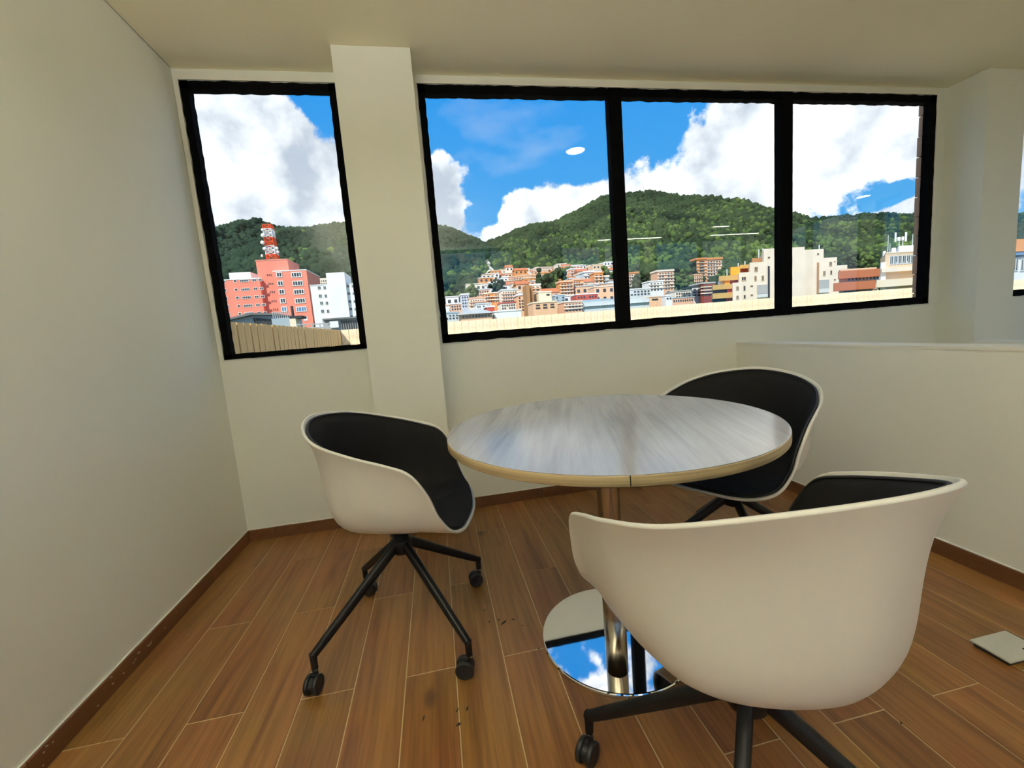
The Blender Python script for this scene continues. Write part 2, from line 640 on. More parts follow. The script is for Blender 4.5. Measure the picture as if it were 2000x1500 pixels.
def smooth_edges(o, width=0.002, seg=2):
    b = o.modifiers.new('bevel', 'BEVEL')
    b.width = width
    b.segments = seg
    b.limit_method = 'ANGLE'
    return o


# ------------------------------------------------------------------ the room
XL, XR, YB, YR, ZC = -1.13, 6.0, 2.474, -1.95, 2.45
T = 0.16
TB = 0.045                     # inner leaf of the window wall; the brick leaf stands outside it
HWX, HWT, HWZ = 1.957, 0.12, 0.857

WIN1 = (-1.10, -0.372, 1.018, 2.393)
WIN2 = (0.046, 3.497, 1.012, 2.400)
WIN3 = (3.95, 5.60, 1.012, 2.400)


def holed_wall(name, x0, x1, z0, z1, y0, y1, holes, mat):
    xs = sorted({x0, x1, *[h[0] for h in holes], *[h[1] for h in holes]})
    zs = sorted({z0, z1, *[h[2] for h in holes], *[h[3] for h in holes]})

    def solid(i, j):
        if i < 0 or j < 0 or i >= len(xs) - 1 or j >= len(zs) - 1:
            return False
        cx, cz = (xs[i] + xs[i + 1]) / 2, (zs[j] + zs[j + 1]) / 2
        return not any(h[0] < cx < h[1] and h[2] < cz < h[3] for h in holes)
    mb = MB()
    for i in range(len(xs) - 1):
        for j in range(len(zs) - 1):
            if not solid(i, j):
                continue
            a, b, c, d = xs[i], xs[i + 1], zs[j], zs[j + 1]
            mb.add([(a, y0, c), (b, y0, c), (b, y0, d), (a, y0, d)], [(0, 1, 2, 3)])
            mb.add([(a, y1, c), (b, y1, c), (b, y1, d), (a, y1, d)], [(3, 2, 1, 0)])
            if not solid(i - 1, j):
                mb.add([(a, y0, c), (a, y0, d), (a, y1, d), (a, y1, c)], [(0, 1, 2, 3)])
            if not solid(i + 1, j):
                mb.add([(b, y0, c), (b, y0, d), (b, y1, d), (b, y1, c)], [(3, 2, 1, 0)])
            if not solid(i, j - 1):
                mb.add([(a, y0, c), (b, y0, c), (b, y1, c), (a, y1, c)], [(3, 2, 1, 0)])
            if not solid(i, j + 1):
                mb.add([(a, y0, d), (b, y0, d), (b, y1, d), (a, y1, d)], [(0, 1, 2, 3)])
    return tag(mb.build(name, mat), kind='structure')


holed_wall('wall_back', XL - T, XR + T, -0.2, ZC + 0.15, YB, YB + TB, [WIN1, WIN2, WIN3], M['wall'])
REAR = [(0.19, 1.41, 0.30, 2.40), (-1.08, 0.06, 0.30, 2.40), (2.2, 3.7, 0.30, 2.40), (3.9, 5.7, 0.30, 2.40)]  # first opening is mirrored in the panes; the others are added for daylight
SIDE = [(-1.8, -0.1, 0.85, 2.40), (0.1, 2.2, 0.85, 2.40)]  # unseen windows added to light the room from the right
holed_wall('wall_rear', XL - T, XR + T, -0.2, ZC + 0.15, YR - T, YR, REAR, M['wall'])
tag(MB().box(XL - T, XL, YR, YB, -0.2, ZC + 0.15).build('wall_left', M['wall']), kind='structure')
wr = holed_wall('wall_right', YR, YB, -0.2, ZC + 0.15, -T, 0, SIDE, M['wall'])
wr.location = (XR, 0, 0)
wr.rotation_euler = (0, 0, math.pi / 2)
# ceiling board stops a few millimetres short of the left wall: the dark shadow line of the photograph
tag(MB().box(XL + 0.005, XR, YR, YB, ZC, ZC + 0.012).build('ceiling', M['ceiling']), kind='structure')
tag(MB().box(XL - T, XR + T, YR - T, YB + TB, ZC + 0.15, ZC + 0.35).build('roof_slab', M['roof_grey']), kind='structure')
o = MB().box(-0.342, 0.025, 2.258, YB, 0, ZC - 0.001).build('wall_column_left', M['wall'])
tag(o, kind='structure')
tag(MB().box(3.588, 3.905, 2.25, YB, 0, ZC - 0.001).build('wall_column_right', M['wall']), kind='structure')

# half-height partition beside the stairs and its smooth cap
o = MB().box(HWX, HWX + HWT, YR, YB, 0, HWZ - 0.012).build('wall_half', M['wall'])
tag(o, kind='structure')
cap = MB().box(HWX - 0.003, HWX + HWT + 0.003, YR, YB, HWZ - 0.012, HWZ).build('cap', M['trim'], o)
o2 = MB().box(2.95, 3.05, YR, 1.85, 0, 0.775).build('wall_half_far', M['wall'])
tag(o2, kind='structure')
MB().box(2.94, 3.06, YR, 1.86, 0.775, 0.79).build('cap', M['trim'], o2)

# floor: grout bed and every plank tile on its own
fl = tag(MB().box(XL, XR, YR, YB, -0.06, -0.0012).build('floor', M['grout']), kind='structure')
PW, PL, G = 0.1556, 0.90, 0.0032
X_OFF = 0.1185
plank_cache = {}


def plank_mesh(w, l):
    key = (round(w, 3), round(l, 3))
    if key not in plank_cache:
        me = MB().chamfer_box(-w / 2, w / 2, -l / 2, l / 2, -0.010, 0.0, 0.0006).mesh('plank')
        me.materials.append(M['plank'])
        plank_cache[key] = me
    return plank_cache[key]


k0 = math.floor((XL - X_OFF) / PW)
for k in range(k0, 60):
    a, b = X_OFF + k * PW, X_OFF + (k + 1) * PW
    a, b = max(a, XL), min(b, HWX)
    if b - a < 0.02:
        continue
    row = k + 9                       # row 9 starts at X_OFF
    y_joint = 1.25 if row % 2 else 0.80
    n0 = math.floor((YR - y_joint) / PL)
    for n in range(n0, 6):
        c, d = y_joint + n * PL, y_joint + (n + 1) * PL
        c, d = max(c, YR), min(d, YB)
        if d - c < 0.03:
            continue
        w, l = b - a - G, d - c - G
        inst('plank', plank_mesh(w, l), fl, ((a + b) / 2, (c + d) / 2, rng.uniform(-0.0004, 0.0004)))

# skirting tiles: each tile a piece of its run
SKH, SKT = 0.064, 0.009


def skirting(name, p, q, normal, cuts):
    """run from p to q along a wall, tiles end at the distances in cuts"""
    p, q, nrm = Vector(p), Vector(q), Vector(normal)
    d = (q - p)
    Lg = d.length
    d.normalize()
    root = empty(name, p)
    tag(root, kind='structure')
    cs = [0.0] + [c for c in cuts if 0 < c < Lg] + [Lg]
    for c0, c1 in zip(cs, cs[1:]):
        mb = MB()
        a, b = d * (c0 + 0.0012), d * (c1 - 0.0012)
        V = []
        for base in (a, b):
            for off, z in ((0.0, 0.0005), (SKT, 0.0005), (SKT, SKH - 0.0025), (SKT - 0.0025, SKH), (0.0, SKH)):
                V.append(base + nrm * off + Vector((0, 0, z)))
        Fc = [(0, 1, 2, 3, 4), (9, 8, 7, 6, 5)] + [(i, 5 + i, 5 + (i + 1) % 5, (i + 1) % 5) for i in range(5)]
        mb.add(V, Fc)
        mb.build('skirting_tile', M['skirting'], root)
    # wavy bead of white paint and filler along the top edge
    n = max(6, int(Lg / 0.03))
    pts = []
    for i in range(n + 1):
        s_ = Lg * i / n
        pts.append(d * s_ + nrm * (0.003 + 0.0014 * noise.noise(Vector((s_ * 9, p.x, p.y)))) + Vector((0, 0, SKH + 0.0015 + 0.0012 * noise.noise(Vector((s_ * 6, p.y, 3))))))
    MB().tube(pts, 0.0032, 6).build('paint_bead', M['trim'], root, True)
    return root


skirting('baseboard_left', (XL, YR, 0), (XL, YB, 0), (1, 0, 0), [0.62, 1.52, 2.42, 3.11, 4.01])
skirting('baseboard_back_left', (XL, YB, 0), (-0.342, YB, 0), (0, -1, 0), [0.145])
skirting('baseboard_column', (-0.342, 2.258, 0), (0.025, 2.258, 0), (0, -1, 0), [])
skirting('baseboard_column_right', (0.025, 2.258, 0), (0.025, YB, 0), (1, 0, 0), [])
skirting('baseboard_back_right', (0.025, YB, 0), (HWX, YB, 0), (0, -1, 0), [0.55, 1.45])
skirting('baseboard_right', (HWX, YR, 0), (HWX, YB, 0), (-1, 0, 0), [0.9, 1.8, 2.7, 3.6])

# chips of white paint on the left skirting and dark scuffs on the planks


def flakes(name, pts, mat, parent, normal):
    mb = MB()
    nrm = Vector(normal)
    u = nrm.cross(Vector((0, 1, 0.01))).normalized()
    w = nrm.cross(u)
    for (x, y, z), a, b, rot in pts:
        c = Vector((x, y, z)) + nrm * 0.0003 - Vector(parent.location)
        k = 7
        ring = []
        for i in range(k):
            t = 2 * math.pi * i / k
            q = rng.uniform(0.55, 1.0)
            e1, e2 = a * q * math.cos(t), b * q * math.sin(t)
            ring.append(c + u * (e1 * math.cos(rot) - e2 * math.sin(rot)) + w * (e1 * math.sin(rot) + e2 * math.cos(rot)))
        mb.add(ring + [r_ + nrm * 0.0004 for r_ in ring], [tuple(range(k))[::-1], tuple(range(k, 2 * k))] + [(i, (i + 1) % k, k + (i + 1) % k, k + i) for i in range(k)])
    o = mb.build(name, mat, parent)
    o['kind'] = 'stuff'
    return o


bl = bpy.data.objects['baseboard_left']
chips = []
for i in range(15):
    y_ = rng.choice((1.05, 1.2, 1.42, 1.5, 1.58, 1.75)) + rng.uniform(-0.05, 0.05)
    chips.append(((XL + SKT, y_, rng.uniform(0.012, 0.056)), rng.uniform(0.0015, 0.004), rng.uniform(0.002, 0.012), rng.uniform(-0.5, 0.5)))
flakes('paint_chips', chips, M['chip'], bl, (1, 0, 0))


def on_floor(px, py):
    d = ray(px, py)
    k = -CAM[2] / d[2]
    return CAM + d * k


scuffs = []
for px, py, a, b in ((984, 1216, .012, .004), (975, 1211, .004, .002), (1002, 1210, .006, .002), (1020, 1222, .003, .002), (956, 1215, .005, .002), (946, 1193, .006, .0015),
                     (896, 1415, .006, .003), (913, 1384, .006, .002), (893, 1388, .007, .0015), (828, 1402, .008, .0015), (1052, 1267, .003, .002), (976, 1062, .003, .002), (1224, 1394, .006, .002), (1760, 1412, .003, .002)):
    p_ = on_floor(px, py)
    scuffs.append(((p_[0], p_[1], 0.0003), a * 1.6, b * 1.8, rng.uniform(0, 3)))
flakes('scuff_marks', scuffs, M['rubber'], fl, (0, 0, 1))

# windows


def rough_bar(x0, x1, z0, z1, y0, y1, mat, parent, name, amp=0.0016, seed=0):
    """black window bar with the slightly wavy sealant edge of the photograph"""
    hor = (x1 - x0) > (z1 - z0)
    n = max(2, int(max(x1 - x0, z1 - z0) / 0.02))
    R = []
    for i in range(n + 1):
        t = i / n
        j0 = amp * noise.noise(Vector((t * n * 0.45, seed, 0.3))) * 2
        j1 = amp * noise.noise(Vector((t * n * 0.45, seed, 7.7))) * 2
        if hor:
            x = x0 + (x1 - x0) * t
            R.append([(x, y0, z0 + j0), (x, y0, z1 + j1), (x, y1, z1 + j1), (x, y1, z0 + j0)])
        else:
            z = z0 + (z1 - z0) * t
            R.append([(x0 + j0, y0, z), (x0 + j0, y1, z), (x1 + j1, y1, z), (x1 + j1, y0, z)])
    mb = MB().grid(R, False, True)
    k = len(mb.v) - 4
    mb.f += [(0, 3, 2, 1), (k, k + 1, k + 2, k + 3)]
    return mb.build(name, mat, parent)


FY0, FY1, GY = YB - 0.008, YB + 0.040, YB + 0.020


def window(idx, W, left, right, bottom, top, mulls, y0=FY0, y1=FY1, gy=GY, side=False):
    x0, x1, z0, z1 = W
    root = empty('window_%d' % idx, ((x0 + x1) / 2, (y0 + y1) / 2, z0))
    tag(root, kind='structure')
    off = Vector(root.location)
    parts = []
    parts.append(rough_bar(x0, x1, z0, z0 + bottom, y0, y1, M['black_frame'], root, 'frame_rail', seed=idx))
    parts.append(rough_bar(x0, x1, z1 - top, z1, y0, y1, M['black_frame'], root, 'frame_rail', 0.0028, seed=idx + 11))
    parts.append(rough_bar(x0, x0 + left, z0, z1, y0, y1, M['black_frame'], root, 'frame_post', 0.0022, seed=idx + 21))
    parts.append(rough_bar(x1 - right, x1, z0, z1, y0, y1, M['black_frame'], root, 'frame_post', 0.0018, seed=idx + 31))
    edges = [x0 + left]
    for c, w in mulls:
        parts.append(rough_bar(c - w / 2, c + w / 2, z0, z1, y0 - 0.003, y1, M['black_frame'], root, 'mullion', 0.0006, seed=idx + c))
        edges += [c - w / 2, c + w / 2]
    edges.append(x1 - right)
    for a, b in zip(edges[::2], edges[1::2]):
        parts.append(MB().box(a - 0.008, b + 0.008, gy, gy + 0.004, z0 + bottom - 0.008, z1 - top + 0.008).build('pane', M['glass'], root))
    for p_ in parts:
        p_.location = -off
    if side:
        root.location = (XR - off.y, off.x, off.z)
        root.rotation_euler = (0, 0, math.pi / 2)
    return root


window(1, WIN1, 0.036, 0.036, 0.027, 0.036, [])
window(2, WIN2, 0.036, 0.044, 0.048, 0.046, [(1.171, 0.080), (2.325, 0.090)])
window(3, WIN3, 0.045, 0.06, 0.045, 0.046, [(4.8, 0.08)])
for i, Wr in enumerate(REAR):
    window(4 + i, Wr, 0.04, 0.04, 0.04, 0.04, [(0.985, 0.07)] if i == 0 else [((Wr[0] + Wr[1]) / 2, 0.07)], YR - 0.06, YR + 0.004, YR - 0.03)
for i, Wr in enumerate(SIDE):
    window(8 + i, Wr, 0.04, 0.04, 0.04, 0.04, [((Wr[0] + Wr[1]) / 2, 0.07)], -0.06, 0.004, -0.03, True)

# plaster bead round the openings
n_trim = 0
for W in (WIN1, WIN2):
    n_trim += 1
    x0, x1, z0, z1 = W
    root = empty('trim_%d' % n_trim, ((x0 + x1) / 2, YB, z1))
    tag(root, kind='structure')
    off = Vector(root.location)
    e, w, th = 0.004, 0.020, 0.010
    a = max(x0 - e - w, XL + 0.001)
    b = min(x1 + e + w, -0.343) if n_trim == 1 else x1 + e + w
    lx = x0 - e
    if n_trim == 2:
        a = max(a, 0.0255)
    for nm, bx in (('top_bead', (a, b, YB - th, YB, z1 + e, z1 + e + w)), ('side_bead', (a, lx, YB - th, YB, z0 - e, z1 + e))):
        p_ = MB().box(*bx).build(nm, M['trim'], root)
        p_.location = -off
    if n_trim == 2:
        p_ = MB().box(x1 + e, b, YB - th, YB, z0 - e, z1 + e).build('side_bead', M['trim'], root)
        p_.location = -off

# ceiling lamps, some mirrored in the panes; suspended fill lamps are added and unseen


def round_lamp(x, y, label):
    r = empty('ceiling_lamp', (x, y, ZC))
    tag(r, label, 'lamp', 'ceiling lamps')
    MB().lathe([(0.0, -0.001), (0.088, -0.001), (0.088, -0.010), (0.076, -0.013), (0.074, -0.008)], 36).build('rim', M['white_metal'], r, True)
    MB().lathe([(0.075, -0.008), (0.0, -0.008)], 36).build('diffuser', M['lamp'], r)


def strip_lamp(x0, x1, y, label, w=0.07):
    r = empty('strip_lamp', ((x0 + x1) / 2, y, ZC))
    tag(r, label, 'lamp', 'ceiling lamps')
    h = (x1 - x0) / 2
    MB().box(-h, h, -w / 2, w / 2, -0.03, -0.001).build('housing', M['white_metal'], r)
    MB().box(-h + 0.01, h - 0.01, -w / 2 + 0.008, w / 2 - 0.008, -0.034, -0.030).build('diffuser', M['lamp'], r)


def fill_light(x0, x1, y, label, w):
    """unseen suspended lamp, added to brighten the room by way of the ceiling"""
    r = empty('added_fill_lamp', ((x0 + x1) / 2, y, ZC))
    tag(r, label, 'lamp', 'ceiling lamps')
    h = (x1 - x0) / 2
    MB().box(-h, h, -w / 2, w / 2, -0.42, -0.40).build('housing', M['white_metal'], r)
    MB().box(-h + 0.01, h - 0.01, -w / 2 + 0.01, w / 2 - 0.01, -0.40, -0.396).build('diffuser', M['fill_glow'], r)
    for s_ in (-1, 1):
        MB().tube([(s_ * h * 0.8, 0, -0.41), (s_ * h * 0.8, 0, -0.001)], 0.003, 8).build('cord', M['leg'], r)


round_lamp(1.262, 1.585, 'round flush ceiling lamp above the table, seen mirrored in the left large pane')
round_lamp(1.262, -0.75, 'round flush ceiling lamp behind the camera over the room')
for y_, l_ in ((-0.15, 'wide suspended fill light added behind the camera, nearest of three'), (-0.85, 'wide suspended fill light added behind the camera, middle of three'), (-1.55, 'wide suspended fill light added behind the camera, by the rear wall')):
    fill_light(-0.76, 0.04, y_, l_, 0.42)
strip_lamp(2.81, 3.95, -1.78, 'long strip ceiling lamp mirrored beside the first window mullion')
strip_lamp(4.87, 5.81, -1.78, 'long strip ceiling lamp mirrored left of the second window mullion')
strip_lamp(4.45, 4.75, -1.15, 'short strip ceiling lamp mirrored as a small dash above the ridge')
round_lamp(5.75, 0.14, 'round flush ceiling lamp mirrored as a dash in the right pane')

# ------------------------------------------------------------------ table
TX, TY, TZ = 0.503, 1.236, 0.745
tb = empty('round_table', (TX, TY, 0), math.radians(-18))
tag(tb, 'round pale wood laminate table on a polished steel pedestal', 'table')
R0, TH = 0.496, 0.026
p_ = MB().lathe([(0, TZ - 0.0015), (R0 - 0.0015, TZ - 0.0015), (R0 - 0.0012, TZ - 0.0004), (R0 - 0.003, TZ), (0, TZ)], 128).build('tabletop', M['laminate'], tb)
# edge band in two lengths so the seam facing the camera is a real joint
seam = math.radians(-106.9) + math.radians(18)


def band(a0, a1):
    R = []
    n = 64
    for i in range(n + 1):
        a = a0 + (a1 - a0) * i / n
        ca, sa = math.cos(a), math.sin(a)
        R.append([((R0 - dr) * ca, (R0 - dr) * sa, z) for dr, z in ((0.004, TZ - 0.0018), (0.0006, TZ - 0.0022), (0, TZ - 0.004), (0, TZ - TH + 0.002), (0.0015, TZ - TH), (0.02, TZ - TH))])
    mb = MB().grid(R)
    k = len(R[0])
    return mb


bm_ = band(seam + 0.0022, seam + math.pi)
bm_.build('edge_band', M['edge'], tb, True)
band(seam + math.pi, seam + 2 * math.pi - 0.0022).build('edge_band', M['edge'], tb, True)
MB().lathe([(R0 - 0.006, TZ - 0.003), (R0 - 0.006, TZ - TH + 0.001), (0, TZ - TH + 0.001)], 96).build('core_board', M['rubber'], tb)
MB().lathe([(0, TZ - TH - 0.008), (0.16, TZ - TH - 0.008), (0.16, TZ - TH), (0, TZ - TH)][::1], 40).build('mounting_plate', M['leg'], tb)
MB().lathe([(0.036, 0.152), (0.036, TZ - TH - 0.008)], 48).build('pole', M['steel'], tb, True)
MB().lathe([(0.0375, 0.012), (0.0375, 0.149), (0.0355, 0.151), (0.0355, 0.153)], 48).build('pole_sleeve', M['steel'], tb, True)
bs = MB().lathe([(0, 0.001), (0.2460, 0.001), (0.2475, 0.003), (0.2475, 0.009), (0.2455, 0.0118), (0.2425, 0.0125), (0, 0.0125)], 128).build('base_plate', M['mirror'], tb)

# ------------------------------------------------------------------ chairs
RIM = np.array([[0.0, -0.2604, 0.8155], [0.1456, -0.2234, 0.7994], [0.2448, -0.1455, 0.7671], [0.2849, -0.0339, 0.7329], [0.2928, 0.0556, 0.7047], [0.2929, 0.125, 0.6732],
                [0.2818, 0.1665, 0.6072], [0.2664, 0.1905, 0.5295], [0.2286, 0.2226, 0.4641], [0.1451, 0.254, 0.4348], [0.0, 0.2697, 0.4338]])
SH = [0.1839, 0.1457, 0.2947, 1.0237, 0.9597, 1.0455, 0.4561, 0.4435, 0.4178, 0.337, 0.4379, 0.4806]


def rim_curve(n=8):
    full = np.vstack([RIM, (RIM[1:-1] * [-1, 1, 1])[::-1]])
    k = len(full)
    out = []
    for i in range(k):
        a, b, c, d = full[i - 1], full[i], full[(i + 1) % k], full[(i + 2) % k]
        for t in np.linspace(0, 1, n, endpoint=False):
            out.append(.5 * ((2 * b) + (c - a) * t + (2 * a - 5 * b + 4 * c - d) * t * t + (-a + 3 * b - 3 * c + d) * t ** 3))
    return np.array(out)


def shell_surface(nt=22, nc=6):
    """rows: round the rim, columns: from rim down the wall to the middle of the seat"""
    f1b, f1s, f1d, f2b, f2s, f2d, z0b, z0f, k1b, k1s, k1d, e3 = SH
    t = np.linspace(0, 1, nt)[:, None]
    out = []
    for R in rim_curve():
        r = math.hypot(R[0], R[1])
        ca = -R[1] / r
        wb = max(0, ca) ** 2
        wd = (2 * abs(R[0]) * max(0, -R[1]) / r ** 2) ** 1.5
        mix = lambda b, s, d: (b * wb + s * (1 - wb)) * (1 - wd) + d * wd
        f1, f2, k1 = mix(f1b, f1s, f1d), mix(f2b, f2s, f2d), mix(k1b, k1s, k1d)
        z0 = z0f + (z0b - z0f) * (.27 - R[1]) / .53
        a = min(1, max(0, (R[1] - .1) / .13))
        a = a * a * (3 - 2 * a)
        f1, f2 = f1 * (1 - a) + .06 * a, f2 * (1 - a) + .85 * a
        z0 = min(z0, R[2] - .004)
        h = R[2] - z0
        Z = lambda xy, z: np.array([xy[0], xy[1], z])
        b = [R, Z(R[:2] * (1 - f1), R[2] - k1 * h), Z(R[:2] * f2, z0), Z(R[:2] * e3, z0)]
        c = (1 - t) ** 3 * b[0] + 3 * t * (1 - t) ** 2 * b[1] + 3 * t * t * (1 - t) * b[2] + t ** 3 * b[3]
        zc = 0.449
        cc = []
        for i in range(1, nc):
            s = 1 - i / nc
            cc.append(Z(R[:2] * e3 * s, zc + (z0 - zc) * s * s))
        out.append(np.vstack([c, cc]))
    return np.array(out)


SURF = shell_surface()


def surf_normals(S):
    du = np.roll(S, -1, 0) - np.roll(S, 1, 0)
    dv = np.gradient(S, axis=1)
    n = np.cross(du, dv)
    n /= np.linalg.norm(n, axis=2, keepdims=True) + 1e-12
    if n[0, 5, 1] < 0:          # at the middle of the back the inside looks forward (+y)
        n = -n
    return n


NRM = surf_normals(SURF)


def shell_meshes():
    th = 0.0085
    ins = SURF + NRM * th
    lip = SURF[:, 0] + NRM[:, 0] * th * 0.5
    # roll the lip outwards a little above the rim
    tang = SURF[:, 0] - SURF[:, 2]
    tang /= np.linalg.norm(tang, axis=1, keepdims=True)
    lip_o = SURF[:, 0] + tang * 0.002
    lip_i = ins[:, 0] + tang * 0.002
    lip_t = lip + tang * 0.0042
    loops = [lip_o[:, None], lip_t[:, None], lip_i[:, None]]
    G_ = np.concatenate([SURF[:, ::-1], *loops, ins], axis=1)
    mb = MB().grid(G_.tolist(), True, False)
    n = len(G_)
    m_ = G_.shape[1]
    for j, s in ((0, 1), (m_ - 1, -1)):
        c = len(mb.v)
        mb.v.append(tuple(G_[:, j].mean(0)))
        for i in range(n):
            f = (i * m_ + j, ((i + 1) % n) * m_ + j, c)
            mb.f.append(f if s > 0 else f[::-1])
    shell = mb.mesh('shell', True)
    # upholstered pad on the inside, ending just below the lip
    rows = []
    S2 = SURF[:, 0] - tang * 0.011
    base = np.concatenate([S2[:, None], SURF[:, 2:]], axis=1)
    nn = np.concatenate([NRM[:, :1], NRM[:, 2:]], axis=1)
    a = base + nn * (th - 0.001)
    prof = np.minimum(1, np.linspace(0, 1, a.shape[1]) * 6)
    b = base + nn * (th + 0.004 + 0.009 * np.sqrt(prof))[None, :, None]
    b[:, 0] = a[:, 0] + nn[:, 0] * 0.006
    P_ = np.concatenate([a[:, :1], b], axis=1)
    mb = MB().grid(P_.tolist(), True, False)
    m_ = P_.shape[1]
    c = len(mb.v)
    mb.v.append(tuple(P_[:, -1].mean(0)))
    for i in range(n):
        mb.f.append((i * m_ + m_ - 1, ((i + 1) % n) * m_ + m_ - 1, c))
    pad = mb.mesh('seat_pad', True)
    pts = [tuple(x) for x in (a[:, 0] + nn[:, 0] * 0.006)]
    piping = MB().tube(pts, 0.0036, 8, True).mesh('piping', True)
    return shell, pad, piping


shell_me, pad_me, pipe_me = shell_meshes()
for me_, k_ in ((shell_me, 'shell'), (pad_me, 'pad'), (pipe_me, 'piping')):
    me_.materials.append(M[k_])

# swivel base pieces, modelled once and shared
hub_me = MB().lathe([(0, 0.300), (0.030, 0.300), (0.036, 0.306), (0.037, 0.345), (0.033, 0.352), (0.028, 0.354), (0.028, 0.42), (0.0, 0.42)], 28).mesh('hub', True)
plate_me = MB().chamfer_box(-0.09, 0.09, -0.08, 0.08, 0.418, 0.452, 0.006).mesh('seat_plate')
leg_mb = MB()
leg_mb.limb((0.020, 0, 0.335), (0.300, 0, 0.1375), 0.028, 0.037, 0.023, 0.027)
leg_mb.limb((0.294, 0, 0.1415), (0.343, 0, 0.1075), 0.023, 0.0275, 0.021, 0.022)
leg_mb.limb((0.338, 0, 0.119), (0.338, 0, 0.068), 0.021, 0.021, 0.019, 0.019)
leg_me = leg_mb.mesh('leg', True)
leg_me.set_sharp_from_angle(angle=math.radians(40))
ring_me = MB().lathe([(0.0, 0.064), (0.0095, 0.064), (0.0095, 0.069), (0.0, 0.069)], 16, (0.338, 0, 0)).mesh('stem_ring', True)
# twin-wheel castor, origin under its stem, rolling direction local +x, axle local y
RW = 0.0285
wheel_me = MB().lathe([(0, -0.0075), (0.019, -0.0075), (0.0245, -0.0065), (0.0275, -0.0045), (RW, -0.002), (RW, 0.0045), (0.026, 0.0065), (0.020, 0.007), (0.018, 0.0062), (0, 0.0062)], 32, (0, 0, 0), 'y').mesh('wheel', True)
body_mb = MB()
body_mb.lathe([(0, -0.006), (0.022, -0.006), (0.022, 0.006), (0, 0.006)], 24, (0.017, 0, RW), 'y')
body_mb.lathe([(0, 0.028), (0.0085, 0.028), (0.0085, 0.066), (0, 0.066)], 16, (0, 0, 0))
body_mb.box(-0.006, 0.016, -0.006, 0.006, 0.036, 0.055)
body_me = body_mb.mesh('castor')
for me_ in (hub_me, plate_me, leg_me):
    me_.materials.append(M['leg'])
for me_ in (wheel_me, body_me):
    me_.materials.append(M['castor'])
ring_me.materials.append(M['chrome'])


def chair(x, y, th, star, trails, label):
    """th: direction the seat faces; star: direction of the first leg; trails: world angles the castors trail to"""
    r = empty('swivel_chair', (x, y, 0), th - math.pi / 2)
    tag(r, label, 'chair', 'swivel chairs around the round table')
    inst('shell', shell_me, r)
    pad = inst('seat_pad', pad_me, r)
    inst('piping', pipe_me, pad)
    inst('seat_plate', plate_me, r)
    inst('hub', hub_me, r)
    for k in range(4):
        a = star - (th - math.pi / 2) + k * math.pi / 2
        lg = inst('leg', leg_me, r, rot=(0, 0, a))
        inst('stem_ring', ring_me, lg)
        ta = math.radians(trails[k]) - (th - math.pi / 2)
        cs = inst('castor', body_me, r, loc=(0.338 * math.cos(a), 0.338 * math.sin(a), 0), rot=(0, 0, ta))
        for s in (-1, 1):
            inst('wheel', wheel_me, cs, loc=(0.017, s * 0.0135, RW), rot=(0, 0, 0 if s > 0 else math.pi))
    return r


chair(-0.1875, 1.478, -0.1619, math.radians(35.5), [185, 320, 255, 170], 'white shell chair with black pad facing right, beside the window column')
chair(1.0975, 1.4212, -2.6281, math.radians(-12.3), [20, 100, 200, 300], 'white shell chair with black pad behind the table, against the half wall')
chair(0.5216, 0.6424, 1.5629, math.radians(46.6), [330, 222, 120, 60], 'white shell chair in front, turned with its back to the viewer')

# ------------------------------------------------------------------ metal floor box at the right
fb = empty('floor_box', (1.566, 0.860, 0))
tag(fb, 'flat grey metal floor box lid on the planks at the right edge', 'floor box')
MB().box(-0.062, 0.062, -0.040, 0.040, 0.0005, 0.013).build('rim', M['rubber'], fb)
MB().chamfer_box(-0.068, 0.068, -0.046, 0.046, 0.013, 0.019, 0.0015).build('lid', M['plate'], fb)
for y_ in (-0.034, -0.022):
    MB().box(0.02, 0.056, y_ - 0.003, y_ + 0.003, 0.019, 0.0202).build('finger_slot', M['rubber'], fb)

# ------------------------------------------------------------------ outside: terrace, parapet, brick pier
tag(MB().box(-6, 16, YB + TB + 0.005, 7.6, -0.25, 0.10).build('terrace_floor', M['terrace']), kind='structure')

PY, PX, PZ = 7.0, -1.425, 1.278
par = empty('parapet_wall', ((PX + 9) / 2, PY, 0.1))
tag(par, 'low sunlit parapet of upright tan bricks along the terrace edge', 'wall')
off = -Vector(par.location)


def child(mb, name, mat, parent, smooth=False):
    o = mb.build(name, mat, parent, smooth)
    o.location = -Vector(parent.location)
    return o


BW = 0.118
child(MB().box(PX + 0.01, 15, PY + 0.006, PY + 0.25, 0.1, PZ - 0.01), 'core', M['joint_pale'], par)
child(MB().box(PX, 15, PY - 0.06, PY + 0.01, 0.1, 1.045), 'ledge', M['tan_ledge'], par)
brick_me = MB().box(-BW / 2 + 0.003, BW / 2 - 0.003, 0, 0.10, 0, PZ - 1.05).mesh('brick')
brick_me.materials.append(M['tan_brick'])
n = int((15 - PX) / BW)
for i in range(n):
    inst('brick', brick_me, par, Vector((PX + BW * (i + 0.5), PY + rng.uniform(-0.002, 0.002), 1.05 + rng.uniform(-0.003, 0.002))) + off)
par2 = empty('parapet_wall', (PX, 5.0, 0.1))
tag(par2, 'brick parapet toned brown as in shade, with dark upright joints, running away below the narrow window', 'wall')
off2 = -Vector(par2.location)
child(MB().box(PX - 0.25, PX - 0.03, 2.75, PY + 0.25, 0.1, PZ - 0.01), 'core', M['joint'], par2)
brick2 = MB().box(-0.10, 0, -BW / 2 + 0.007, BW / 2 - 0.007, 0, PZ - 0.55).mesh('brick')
brick2.materials.append(M['shade_toned_brick'])
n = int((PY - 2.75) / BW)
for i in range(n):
    inst('brick', brick2, par2, Vector((PX + rng.uniform(-0.005, 0.003), 2.75 + BW * (i + 0.5), 0.55 + rng.uniform(-0.004, 0.002))) + off2)

